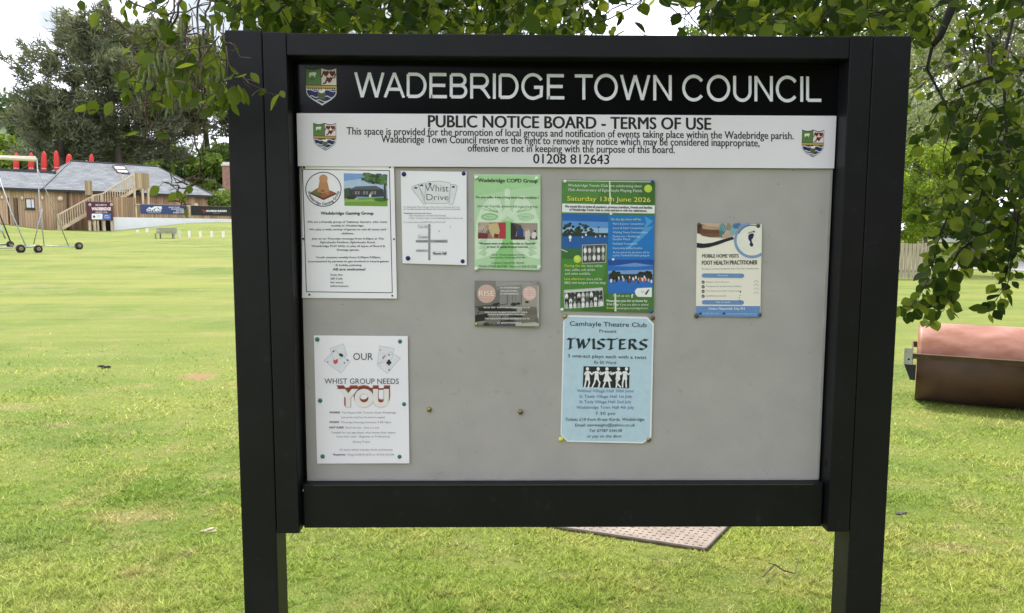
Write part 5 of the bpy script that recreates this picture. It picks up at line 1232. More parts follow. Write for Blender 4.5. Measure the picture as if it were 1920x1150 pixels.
for u_, v_, Y_, r_ in ((39,472.5,27.9,.17),(71.5,467.5,27.9,.16),(148,463.5,30.4,.165),(19,458.5,29.6,.14)):
    c = at(u_, v_, Y_); c[2] = max(c[2], tz(c[0], c[1])+r_-.02)
    ang = R(32); ax_ = np.array([math.cos(ang), -math.sin(ang), 0]); ay_ = np.array([math.sin(ang), math.cos(ang), 0])
    def disc_(m, prof):
        V = []; K_ = 24
        for q, h in prof:
            for k in range(K_): a = 2*math.pi*k/K_; V.append(c + ay_*(q*math.cos(a)) + np.array([0,0,q*math.sin(a)]) + ax_*h)
        m.add(V, [(i_*K_+k, i_*K_+(k+1) % K_, (i_+1)*K_+(k+1) % K_, (i_+1)*K_+k) for i_ in range(len(prof)-1) for k in range(K_)] + [list(range(K_)), list(range((len(prof)-1)*K_, len(prof)*K_))]); return m
    wh_ = disc_(MB(), [(r_*.55,-.05),(r_*.9,-.055),(r_,-.03),(r_,.03),(r_*.9,.055),(r_*.55,.05)]).build('wheel', tyre, scr, True)
    disc_(MB(), [(r_*.5,-.06),(r_*.2,-.075),(r_*.2,.075),(r_*.5,.06)]).build('hub', hubm, wh_, True)

# far white house and brick pillar
hp0 = at(356, 360, 82); z_ = lambda u, v: at(u, v, 82)[2]
hs = thing('white_house', (hp0[0], 82, 1.5), 'small white gabled house glimpsed through the trees behind the pavilion', 'house')
m = MB(); xa, xb = at(337,330,82)[0], at(384,330,82)[0]; xm = at(362,330,82)[0]
m.box((xa, 82, 1), (xb, 90, z_(360,334))); m.add([(xa,82,z_(360,334)+.002),(xb,82,z_(360,334)+.002),(xm,82,z_(360,314)),(xa,90,z_(360,334)+.002),(xb,90,z_(360,334)+.002),(xm,90,z_(360,314))], [(0,1,2),(3,5,4),(0,2,5,3),(1,4,5,2),(0,3,4,1)])
m.build('wall', mat('white_house_wall', (.8,.8,.79), .8, var=.03), hs)
m = MB(); m.hexa([(xm,81.6,z_(360,313)),(xb+.6,81.6,z_(360,336)),(xb+.6,90.4,z_(360,336)),(xm,90.4,z_(360,313)),(xm,81.6,z_(360,311)),(xb+.6,81.6,z_(360,334)),(xb+.6,90.4,z_(360,334)),(xm,90.4,z_(360,311))]); m.build('roof', mat('house_slate', (.22,.22,.23), .6), hs)
m = MB(); m.box((at(342,326,82)[0], 81.9, z_(342,326)), (at(349,326,82)[0], 81.99, z_(342,319))); m.build('window', mat('house_window', (.05,.06,.07), .2), hs)
bp0 = at(423, 362, 66); zz = lambda v: at(423, v, 66)[2]
bkp = thing('brick_pillar', (bp0[0], 66, 1.5), 'tall brown brick pillar with pale cap showing beside the left post', 'pillar')
m = MB(); m.box((at(417,330,66)[0], 66, 1), (at(432,330,66)[0], 66.8, zz(311))); m.build('shaft', mat('brown_brick', (.30,.17,.12), .85, var=.25, scale=3), bkp)
m = MB(); m.box((at(415.5,330,66)[0], 65.9, zz(311)+.002), (at(434,330,66)[0], 66.9, zz(308))); m.box((at(417.5,330,66)[0], 66.05, zz(308)+.002), (at(432,330,66)[0], 66.75, zz(304))); m.build('cap', mat('pale_cap', (.6,.58,.55), .7), bkp)
m = MB(); m.box((at(410,355,65)[0], 65, 1), (at(419,355,65)[0], 65.7, zz(350)-.25)); m.build('plinth', mat('pale_plinth', (.55,.53,.5), .8), bkp)
# house on the far right
HY = 62
def hx(u): return at(u, 430, HY)[0]
def hz(v): return at(1905, v, HY)[2]
hh = thing('bungalow', (hx(1960), HY, 0), 'white bungalow with a grey slate roof beyond the shaded lawn at right', 'house')
m = MB(); m.box((hx(1850), HY, 0), (hx(2120), HY+8, hz(424))); m.build('wall', mat('white_house_wall', (.8,.8,.79), .8, var=.03), hh)
m = MB(); x0, x1 = hx(1840), hx(2130); m.add([(x0,HY-.5,hz(424)+.01),(x1,HY-.5,hz(424)+.01),(x1,HY+8.5,hz(424)+.01),(x0,HY+8.5,hz(424)+.01),(x0+1.5,HY+4,hz(392)),(x1-1.5,HY+4,hz(392))], [(0,1,5,4),(1,2,5),(2,3,4,5),(3,0,4),(0,3,2,1)])
m.build('roof', mat('bungalow_slate', (.17,.17,.19), .6, var=.15, scale=2), hh)
m = MB(); m.box((hx(1900), HY-.04, hz(434)), (hx(1925), HY-.005, hz(427))); m.build('window', mat('house_window', (.05,.06,.07), .2), hh)

# ------------------------------------------------------------------ trees
def unit(v): return v/(np.linalg.norm(v, axis=-1, keepdims=True)+1e-9)
def cards(g, P, size, aspect=.6, nrm=None, jit=1.0):
    """small leaf-shaped rhombi at points P with random attitude (nrm: preferred long axis)"""
    n = len(P); a = unit(g.normal(size=(n,3))*jit + (0 if nrm is None else nrm)); b = unit(np.cross(a, g.normal(size=(n,3))))
    s = size*g.uniform(.6, 1.35, (n,1)); 
    V = np.stack([P-a*s*.5, P+b*s*aspect*.5-a*s*.05, P+a*s*.5, P-b*s*aspect*.5-a*s*.05], 1).reshape(-1,3)
    return V
def tree(name, label, base, H, spread, seed, lm, cats='tree', crown_z=.35, ncl=46, per=420, size=.22, trunk_r=.22, group='trees around the ground', flat=1.0, clr=.26, cx=0.0, barkm=None, holes=0.0, jit=1.0, up=None, inner=.25):
    g = rnd(seed); base = np.array(base, float)
    root = thing(name, base, label, cats, group)
    cz = base[2] + H*(crown_z+1)/2; rz = H*(1-crown_z)/2
    # clump centres spread through the ellipsoid, mostly near its skin, with uneven radius
    d = unit(g.normal(size=(ncl,3))); rr = g.uniform(inner, 1, (ncl,1))**.5
    C = np.array([base[0]+cx, base[1], cz]) + d*rr*np.array([spread, spread, rz])*(.80+.30*g.random((ncl,1)))
    R_ = spread*clr*g.uniform(.6, 1.35, ncl)
    tb = MB(); t0 = base + np.array([0,0,-.3]); top = np.array([base[0]+cx*.7, base[1], cz+rz*.45])
    mid = base*.5+top*.5 + np.array([g.normal()*.15*spread*.3, g.normal()*.1, 0])
    tb.tube([t0, base+np.array([0,0,.25*H*crown_z]), mid, top], [trunk_r*1.35, trunk_r, trunk_r*.62, trunk_r*.18], 9)
    tr = tb.build('trunk', barkm or bark2, root, True)
    lb = MB()
    for k in range(0, ncl, 2):
        f = g.uniform(.25, .8); s = base+(mid-base)*f*2 if f < .5 else mid+(top-mid)*(f-.5)*2
        q = (s+C[k])/2 + np.array([0,0,.12*np.linalg.norm(C[k]-s)]) ; lb.tube([s, q, C[k]], [trunk_r*.34, trunk_r*.2, trunk_r*.05], 5)
    lb.build('limbs', barkm or bark2, root, True)
    Ps = []
    for c, r_ in zip(C, R_):
        n = int(per*(r_/(spread*clr))**2)
        p = unit(g.normal(size=(n,3)))*(g.uniform(.15, 1, (n,1))**.45)*r_*np.array([1,1,.72*flat])
        p *= (1+.35*np.sin(5*p[:,:1]/r_+c[0])*np.cos(4*p[:,1:2]/r_+c[2])); Ps.append(c+p)
    P = np.concatenate(Ps)
    if holes: P = P[(np.sin(P[:,0]*holes+1.3*np.sin(P[:,2]*holes))*np.sin(P[:,2]*holes*1.1+P[:,1]*holes*.7)) < .62]
    P = P[P[:,2] > tz(P[:,0], P[:,1])+.15]
    V = cards(g, P, size, nrm=None if up is None else np.array(up), jit=jit)
    npmesh('crown', V, np.arange(len(V)).reshape(-1,4), 4, lm, root)
    return root
bark2 = mat('tree_bark', (.10,.085,.07), .9, var=.3, scale=3, stretch=(4,4,.5), bump=.1)
L_dark = leafmat('dark_broadleaf', [(.032,.058,.02),(.055,.09,.028),(.085,.125,.036)], .32, .55)
L_mid = leafmat('mid_broadleaf', [(.07,.12,.03),(.115,.18,.045),(.18,.25,.065)], .38, .55)
L_lite = leafmat('light_broadleaf', [(.08,.14,.025),(.13,.20,.04),(.20,.27,.06)], .42, .55)
L_maple = leafmat('bright_maple', [(.10,.17,.02),(.17,.25,.035),(.26,.33,.06)], .48, .5)
L_grey = leafmat('grey_green_broadleaf', [(.15,.19,.11),(.22,.26,.16),(.32,.35,.23)], .3, .5)
L_pine = leafmat('pine_needles', [(.11,.128,.09),(.15,.168,.112),(.21,.225,.145)], .2, .7)  # needle greens paled to stand in for haze, also in the olive ones
L_pine2 = leafmat('olive_pine_needles', [(.13,.145,.08),(.18,.19,.10),(.24,.245,.13)], .2, .7)

def pine(name, label, base, H, seed, lm, reach, z0, lean=(0,0), nb=40, trunk_r=.42, tuft=.9, bare=0.0, ntuft=11, per=46, group='trees around the ground'):
    """tall pine: open crown of upswept limbs ending in brushes of needles"""
    g = rnd(seed); base = np.array(base, float); root = thing(name, base, label, 'pine tree', group)
    top = base+np.array([lean[0], lean[1], H*.93])
    pts = [base+[0,0,-.4], base+(top-base)*.3+[.25,0,0], base+(top-base)*.65-[.2,0,0], top]
    m = MB(); m.tube(pts, [trunk_r*1.2, trunk_r, trunk_r*.7, trunk_r*.12], 9); m.build('trunk', bark2, root, True)
    lb = MB(); T = []; A = []
    for k in range(nb):
        f = z0 + (1-z0)*((k+.5)/nb)**.85; s = base+(top-base)*f
        a = k*2.39996 + g.uniform(-.4,.4); prof = math.sin(math.pi*min(1, .16+.80*(f-z0)/(1-z0)))**.7
        r_ = reach*(.35+.75*prof)*g.uniform(.75, 1.12)
        rise = r_*(.05+.55*(f-z0)/(1-z0)) + g.normal()*.25
        e_ = s+np.array([math.cos(a)*r_, math.sin(a)*r_, rise]); q = (s+e_)/2 + np.array([0,0,-.10*r_])
        lb.tube([s, q, e_], [trunk_r*.30*(1.2-f), trunk_r*.2*(1.2-f), .02], 5)
        if f < bare: continue
        nt_ = int(ntuft*(.5+r_/reach))
        for j_ in range(nt_):
            t = g.uniform(.38, 1.05); c = (1-t)**2*s + 2*t*(1-t)*q + t*t*e_
            c = c + np.array([g.normal()*.12*r_, g.normal()*.12*r_, g.normal()*.055*r_+.12*r_*t*g.random()])
            if j_ % 3 == 0: lb.tube([c-(e_-s)*.09-[0,0,.25], c], [.035, .015], 4)
            T.append(c); A.append(unit(np.array([math.cos(a), math.sin(a), .75+.3*g.normal()])))
    lb.build('limbs', bark2, root, True)
    T = np.array(T); A = np.array(A); n = len(T)
    # needle brush: thin blades fanning out from each tuft
    c = np.repeat(T, per, 0); ax = np.repeat(A, per, 0)
    d = unit(g.normal(size=(n*per,3))*.75 + ax*.9); s = tuft*g.uniform(.45, 1.1, (n*per,1))
    st_ = c + g.normal(size=(n*per,3))*tuft*.30; b = unit(np.cross(d, g.normal(size=(n*per,3))))*tuft*.085
    V = np.stack([st_-b, st_+b, st_+d*s], 1).reshape(-1,3)
    npmesh('crown', V, np.arange(len(V)).reshape(-1,3), 3, lm, root)
    return root
def base_at(u, Y): p = at(u, 437, Y); return (p[0], Y, float(tz(p[0], Y)))
def top_z(v, Y): return at(960, v, Y)[2]
# the big pine and its neighbours behind the pavilion
b = base_at(226, 76); pine('pine_tree', 'largest dark pine behind the pavilion with upswept open crown', b, top_z(62, 76)-b[2], 21, L_pine, 6.9, .40, nb=60, ntuft=11, per=38)
b = base_at(318, 80); pine('pine_tree', 'olive green pine right of the largest pine', b, top_z(75, 80)-b[2], 22, L_pine2, 5.2, .52, nb=36, ntuft=10, per=34)
b = base_at(395, 84); pine('pine_tree', 'thin pine with bare lower limbs next to the left post', b, top_z(110, 84)-b[2], 23, L_pine, 4.2, .56, nb=20, trunk_r=.34, ntuft=8, per=32)
b = base_at(128, 74); pine('pine_tree', 'low spreading pine at the left behind the red parasols', b, top_z(205, 74)-b[2], 24, L_pine, 4.6, .42, nb=24, ntuft=10, per=34)
b = base_at(520, 88); pine('pine_tree', 'tall pine hidden mostly behind the notice board header', b, top_z(95, 88)-b[2], 25, L_pine2, 6.0, .35, nb=26, ntuft=8, per=34)
DB = 'dense trees behind the pavilion'
for i_, (u_, Y_, vt, sp, lm, lab) in enumerate([
    (-30, 78, 236, 4.6, L_lite, 'pale green bushy tree at the far left edge of the photo'),
    (22, 82, 262, 3.6, L_lite, 'light green rounded tree behind the two leftmost parasols'),
    (70, 80, 268, 3.4, L_mid, 'mid green tree behind the second and third parasols'),
    (235, 88, 268, 4.4, L_dark, 'dark broad tree low under the largest pine'),
    (160, 86, 272, 4.0, L_dark, 'dark bushy tree behind the slate ridge'),
    (300, 90, 272, 4.4, L_mid, 'mid green tree behind the right slate hip'),
    (345, 76, 300, 2.6, L_dark, 'small dark tree in front of the white gabled house'),
    (395, 72, 296, 2.2, L_lite, 'light green tree between white house and brick pillar'),
    (416, 78, 278, 2.8, L_mid, 'green tree rising behind the brick pillar'),
    (480, 80, 262, 4.2, L_mid, 'green tree behind the left post')]):
    b = base_at(u_, Y_); tree('broadleaf_tree', lab, b, top_z(vt, Y_)-b[2], sp, 40+i_, lm, crown_z=.12, ncl=34, per=330, size=.42, trunk_r=.22, group=DB, clr=.34)
for i_, (u_, Y_, vt, sp) in enumerate([(408, 63, 360, 1.9), (434, 62, 364, 1.8)]):
    b = base_at(u_, Y_); tree('garden_shrub', ['round green shrub just behind the black banner','round green shrub behind the left post and black banner'][i_], b, top_z(vt, Y_)-b[2], sp, 60+i_, L_mid, 'shrub', crown_z=.05, ncl=20, per=300, size=.22, trunk_r=.08, group='shrubs by the terrace', clr=.4)
# wooded hill far off at the left
g = rnd(77); m = MB(); hn = 80
hv = []; 
for i_ in range(hn+1):
    a = R(-62+86*i_/hn)
    for k, (dist, hh_) in enumerate(((150,-5),(210,14),(270,33),(330,36),(420,10))):
        dist_ = dist; z = 1.6+hh_*(.8+.25*math.sin(3.1*a*4+k)+.12*math.sin(11*a*3)); hv.append((dist_*math.sin(a), dist_*math.cos(a)-1.67, z))
m.add(hv, [(i_*5+k, (i_+1)*5+k, (i_+1)*5+k+1, i_*5+k+1) for i_ in range(hn) for k in range(4)])
o = m.build('hill', mat('hill_green', (.07,.11,.04), .9, var=.4, scale=.05), None, True); o['kind'] = 'structure'
P = []
hv = np.array(hv).reshape(hn+1, 5, 3)
for _ in range(950):
    i_ = g.uniform(0, hn-.01); k = g.uniform(.3, 3.2); a0, k0 = int(i_), int(k); fa, fk = i_-a0, k-k0
    c = (hv[a0,k0]*(1-fa)+hv[a0+1,k0]*fa)*(1-fk) + (hv[a0,k0+1]*(1-fa)+hv[a0+1,k0+1]*fa)*fk; r_ = g.uniform(3, 6)
    P.append(c + unit(g.normal(size=(70,3)))*r_*g.uniform(.5,1,(70,1))*np.array([1,1,.9]) + np.array([0,0,r_*.6]))
V = cards(g, np.concatenate(P), 1.9)
o = npmesh('hillside_wood', V, np.arange(len(V)).reshape(-1,4), 4, leafmat('far_wood', [(.06,.10,.05),(.09,.13,.06),(.13,.17,.08)], .2, .7)); o['kind'] = 'stuff'; o['label'] = 'far wooded hillside on the skyline at the left'
# right-hand side
b = base_at(1735, 28); tree('maple_tree', 'bright yellow green maple leaning over the picket fence', b, top_z(262, 28)-b[2], 1.75, 81, L_maple, crown_z=.22, ncl=46, per=520, size=.115, trunk_r=.09, clr=.28)
RG = 'trees across the path on the right'
for i_, (u_, Y_, vt, sp, lm, kw, lab) in enumerate([
    (1832, 40, -150, 5.2, L_grey, dict(crown_z=.22, ncl=64, per=420, size=.20, trunk_r=.46, inner=.1), 'grey green tree with a thick pale trunk beyond the path'),
    (1660, 52, -40, 6.5, L_mid, dict(crown_z=.15, ncl=60, per=420, size=.27, trunk_r=.35), 'large green tree behind the right end of the board'),
    (1500, 58, 10, 6.0, L_mid, dict(crown_z=.15, ncl=46, per=360, size=.3, trunk_r=.35), 'green tree peeping over the top rail right of its middle'),
    (1960, 56, -100, 6.5, L_dark, dict(crown_z=.2, ncl=60, per=420, size=.28, trunk_r=.35), 'dark tree over the bungalow at the right edge'),
    (1780, 75, 60, 6.5, L_grey, dict(crown_z=.1, ncl=50, per=380, size=.36, trunk_r=.3), 'pale tree far behind the thick pale trunk'),
    (1290, 90, 40, 5.0, L_lite, dict(crown_z=.15, ncl=34, per=330, size=.42, trunk_r=.3), 'distant pale tree top just over the middle of the top rail'),
    (1900, 34, 300, 2.6, L_lite, dict(crown_z=.3, ncl=24, per=260, size=.15, trunk_r=.08), 'slim light green tree at the edge right of the thick pale trunk') if False else
    (1712, 64, 150, 4.5, L_lite, dict(crown_z=.1, ncl=40, per=360, size=.3, trunk_r=.25), 'light green tree behind the maple')]):
    b = base_at(u_, Y_); tree('broadleaf_tree', lab, b, top_z(vt, Y_)-b[2], sp, 90+i_, lm, group=RG, **kw)
g = rnd(120); P = []
hg = thing('garden_hedge', (*at(1830, 437, 58)[:2], 0), 'clipped green hedge in front of the bungalow', 'hedge')
n = 9000; x = g.uniform(at(1700,437,58)[0], at(2000,437,58)[0], n); P = np.stack([x, 58+g.uniform(-.6,.6,n), g.uniform(.2, 1, n)**.6*(top_z(427,58))+.1*np.sin(x*3)], -1)
P[:,2] += tz(P[:,0], P[:,1])*.5
V = cards(g, P, .2); npmesh('leaves', V, np.arange(len(V)).reshape(-1,4), 4, L_dark, hg)

# ------------------------------------------------------------------ overhanging leaves close to the camera
TW_ = [(.10,.17,.02),(.24,.31,.05),(.42,.375,.065),(.60,.34,.055),(.77,.235,.04),(.91,.10,.02)]
TMPL = np.array([(0,0,0)] + [(t, 0, -.035*math.sin(math.pi*t)) for t, _, _ in TW_] + [(1.04,0,.03)] + [(t+.03, w_, f) for t, w_, f in TW_] + [(t+.03, -w_, f) for t, w_, f in TW_], float)
TF = [(0,1,8,8)] + [(i,i+1,8+i,7+i) for i in range(1,6)] + [(6,7,13,13)] + [(0,14,1,1)] + [(i,13+i,14+i,i+1) for i in range(1,6)] + [(6,19,7,7)]
NT = len(TMPL)
class Leaves:
    def __init__(s): s.V = []; s.n = 0; s.tw = MB()
    def leaf(s, g, p, dirv, L, wide=1.0, nrm=None):
        a = unit(np.asarray(dirv, float)); nn = unit(g.normal(size=3)*.9 + (np.array([0,-.35,.75]) if nrm is None else nrm)); b = unit(np.cross(nn, a)); c = np.cross(a, b)
        w_ = wide*g.uniform(.85, 1.1); curl = g.uniform(-.22, .25); t = TMPL.copy()
        z = t[:,2]*g.uniform(.3, 2.2) - curl*t[:,0]**2
        s.V.append(p + L*(t[:,:1]*a + t[:,1:2]*w_*b + z[:,None]*c)); s.n += 1
    def twig(s, pts, r0, r1=None, n=5):
        k = len(pts); s.tw.tube(pts, list(np.linspace(r0, r1 if r1 else r0*.4, k)), n)
    def spray(s, g, p0, d0, length, nl, L, droop=.6, r0=.0022, keep=None, wide=1.0, side=.9, sub=0):
        d = unit(np.asarray(d0, float)); p = np.asarray(p0, float); step = length/nl; pts = [p]; sg = 1
        for k in range(nl):
            d = unit(d + np.array([0,0,-droop*step*1.6]) + g.normal(size=3)*.16); p = p + d*step; pts.append(p)
            sd = unit(np.cross(d, [0,0,1.0]) + g.normal(size=3)*.45)*sg; sg = -sg
            ld = unit(d*.55 + sd*side + np.array([0,0,-.45]) + g.normal(size=3)*.25); q = p + ld*L*.22
            if keep is None or keep(q + ld*L*.5):
                s.tw.tube([p, q], [.0007, .0006], 3, False); s.leaf(g, q, ld, L*g.uniform(.62, 1.12), wide)
            if sub and k % 3 == 1 and k < nl-2:
                s.spray(g, p, unit(d*.6+sd+np.array([0,0,-.2])), length*.42, max(3, int(nl*.45)), L*.92, droop, r0*.6, keep, wide, side, sub-1)
        if keep is None or keep(pts[-1]) or keep(pts[len(pts)//2]): s.twig(pts, r0)
    def build(s, root, lm, tm, name='leaves'):
        if s.V:
            V = np.concatenate(s.V); F_ = np.concatenate([np.array(TF)+NT*i for i in range(s.n)])
            off = OFF[root.name]
            me = bpy.data.meshes.new(name); q = []
            for f in F_.tolist():
                r_ = []
                for x in f:
                    if x not in r_: r_.append(x)
                q.append(r_)
            me.from_pydata((V-off).tolist(), [], q); me.polygons.foreach_set('use_smooth', [True]*len(me.polygons)); me.materials.append(lm); me.update()
            o = bpy.data.objects.new(name, me); col.objects.link(o); o.parent = root; OFF[o.name] = off
        if s.tw.v: s.tw.build('twigs', tm, root, True, False)
def inpoly(u, v, Q): 
    return bool(inside(np.array([[u, v]]), np.array(Q, float))[0])
twig_m = mat('near_twig_bark', (.085,.055,.035), .75, var=.3, scale=90)
twig_d = mat('dark_branch_bark', (.016,.013,.011), .8, var=.3, scale=40)
L_beech = leafmat('beech_leaves', [(.015,.030,.008),(.030,.055,.012),(.062,.098,.021),(.17,.21,.05)], .52, .55, 1.4, .12)
L_birch = leafmat('birch_leaves', [(.035,.060,.014),(.065,.10,.021),(.10,.145,.030),(.14,.19,.04)], .5, .55, 1.3, .12)

BOARD = [(405,52),(1712,66),(1712,1150),(405,1150)]
# tree on the right
rt_ = thing('beech_tree', (4.6, 1.4, 0), 'dark leaved beech whose boughs hang in from the right and top', 'tree', 'trees overhanging the board')
m = MB(); m.tube([(4.6,1.4,-.2),(4.5,1.4,1.6),(4.2,1.3,3.4),(3.8,1.1,5.5),(3.4,1.0,8)], [.30,.24,.20,.13,.05], 12); m.build('trunk', bark2, rt_, True)
Lv = Leaves(); g = rnd(201)
MASK = [(1700,-80),(1990,-80),(1990,420),(1915,430),(1905,480),(1893,560),(1866,588),(1838,582),(1862,530),(1872,490),(1840,497),(1815,505),(1812,560),(1790,588),(1752,606),(1722,600),(1688,592),(1690,566),(1722,548),(1738,520),(1746,470),(1782,430),(1760,412),(1722,415),(1712,385),(1768,372),(1800,330),(1790,265),(1742,262),(1708,300),(1700,200)]
def keepR(q):
    u, v = proj(q); 
    return inpoly(u, v, MASK) and q[1] > .12
def bough(pts, r0, r1, lm=None):
    Lv.tw.tube([np.asarray(p, float) for p in pts], list(np.linspace(r0, r1, len(pts))), 7)
bough([(4.25,1.3,3.2), at(2050,-250,2.0), at(1800,-30,1.7), at(1783,20,1.65), at(1762,70,1.6), at(1748,86,1.6)], .03, .012)
bough([at(1748,86,1.6), at(1738,130,1.6), at(1770,190,1.5), at(1800,260,1.4)], .008, .003)
bough([(4.5,1.4,2.0), at(2060,150,1.5), at(1920,130,1.4), at(1840,150,1.3), at(1790,170,1.25)], .012, .004)
bough([(4.52,1.4,1.7), at(2080,330,1.2), at(1930,380,1.15), at(1890,420,1.1), at(1840,440,1.1), at(1800,470,1.1), at(1782,500,1.1)], .009, .0025)
bough([(4.35,1.35,2.8), at(2000,-100,1.6),at(1900,30,1.5),at(1880,120,1.4),at(1890,300,1.2),at(1905,420,1.1),at(1885,520,1.1)], .010, .002)
# hanging sprays over the lawn, each traced along its own twig
for (pts, Y_, L) in [([(1905,300),(1890,360),(1862,400),(1830,432),(1800,462),(1782,500),(1762,540),(1735,580)],1.1,.058), ([(1850,330),(1830,400),(1822,440),(1805,480),(1790,520),(1778,560),(1768,585)],1.2,.055), ([(1780,400),(1762,440),(1752,480),(1742,520),(1722,560),(1700,582)],1.15,.058),
    ([(1910,400),(1905,450),(1898,490),(1890,530),(1868,562),(1852,582)],1.05,.052), ([(1930,380),(1900,430),(1880,470),(1850,486),(1825,490)],1.15,.05), ([(1840,200),(1815,260),(1812,300),(1795,360),(1765,390),(1725,402)],1.25,.056), ([(1880,240),(1850,320),(1835,380),(1800,420)],1.2,.055),
    ([(1760,460),(1748,500),(1730,540),(1712,570),(1698,588)],1.3,.055), ([(1800,470),(1775,530),(1760,570),(1742,600)],1.35,.055), ([(1950,200),(1900,270),(1870,340),(1860,390)],1.2,.056)]:
    q = [at(u_, v_, Y_+.12*math.sin(k)) for k, (u_, v_) in enumerate(pts)]; Lv.twig(q, .0032, .0009)
    nl = int(sum(np.linalg.norm(np.subtract(a, b)) for a, b in zip(q, q[1:]))/.018); sg = 1
    for k in range(nl):
        f = (k+.5)/nl*(len(q)-1); i_ = int(f); p = q[i_]*(1-f+i_)+q[i_+1]*(f-i_); d = unit(q[i_+1]-q[i_])
        sd = unit(np.array([sg, g.normal()*.5, g.normal()*.4])); sg = -sg; ld = unit(d*.5+sd*.8+np.array([0,0,-.5])+g.normal(size=3)*.3)
        Lv.tw.tube([p, p+ld*L*.3], [.0008,.0006], 3, False); Lv.leaf(g, p+ld*L*.3, ld, L*g.uniform(.6,1.1), 1.15)
# body of the canopy
def fill(n, ubox_, ybox, L, keep, lenr=(.25,.55), droop=.8, dirx=(-1,1), wide=1.05, sub=1):
    for _ in range(n):
        u_, v_ = g.uniform(*ubox_[0:2]), g.uniform(*ubox_[2:4]); Y_ = g.uniform(*ybox); p = at(u_, v_, Y_)
        if not keep(p): continue
        d = np.array([g.uniform(*dirx), g.normal()*.6, g.uniform(-.9,.1)]); ln = g.uniform(*lenr)
        Lv.spray(g, p, d, ln, int(ln/.030), L*g.uniform(.85,1.15), droop, .0022, keep, wide, .9, sub)
fill(46, (1690,1990,-60,330), (.5,2.4), .050, keepR)
fill(24, (1790,1990,180,420), (.6,1.9), .050, keepR)
# strip above the board, behind and above the top rail
def keepT(q):
    u, v = proj(q); return q[1] > .16 and v < 66 and 395 < u < 1740 and not (1135 < u < 1315 and v > 8 and math.sin(u*.11)+math.sin(v*.21+u*.05) < 1.0) and not (395 < u < 470 and v > 40)
bough([at(-50,-330,1.6), at(400,-160,1.5), at(800,-70,1.3), at(1200,-60,1.2), at(1700,-120,1.5), (3.2,1.2,3.4), (3.95,1.2,4.9)], .012, .05)
fill(230, (430,1130,-150,50), (.22,2.0), .050, keepT, (.2,.45))
fill(26, (1130,1330,-120,30), (.3,1.6), .050, keepT, (.2,.4), sub=0)
fill(130, (1310,1730,-150,60), (.25,2.2), .048, keepT, (.2,.45))
Lv.build(rt_, L_beech, twig_d)
# crown overhead and behind the camera: shades the board as in the photograph
Lv2 = rnd(300); P = []
for _ in range(26):
    c = np.array([Lv2.uniform(.4, 6.0), Lv2.uniform(-4.5, .4), Lv2.uniform(3.4, 6.2)])
    r_ = Lv2.uniform(.45, .95); P.append(c + unit(Lv2.normal(size=(150,3)))*r_*Lv2.uniform(.3,1,(150,1))**.5*np.array([1,1,.6]))
for _ in range(80):
    c = np.array([Lv2.uniform(-2.2, 6.2), Lv2.uniform(.5, 3.2), Lv2.uniform(2.7, 6.6)]); r_ = Lv2.uniform(.4, .8)
    P.append(c + unit(Lv2.normal(size=(190,3)))*r_*Lv2.uniform(.3,1,(190,1))**.5*np.array([1,1,.6]))
P = np.concatenate(P); u_, v_ = np.array([proj(q) if q[1] > -1.2 else (0, -999) for q in P]).T
P = P[v_ < -30]; V = cards(Lv2, P, .10, .75)
npmesh('upper_crown', V, np.arange(len(V)).reshape(-1,4), 4, L_beech, rt_)

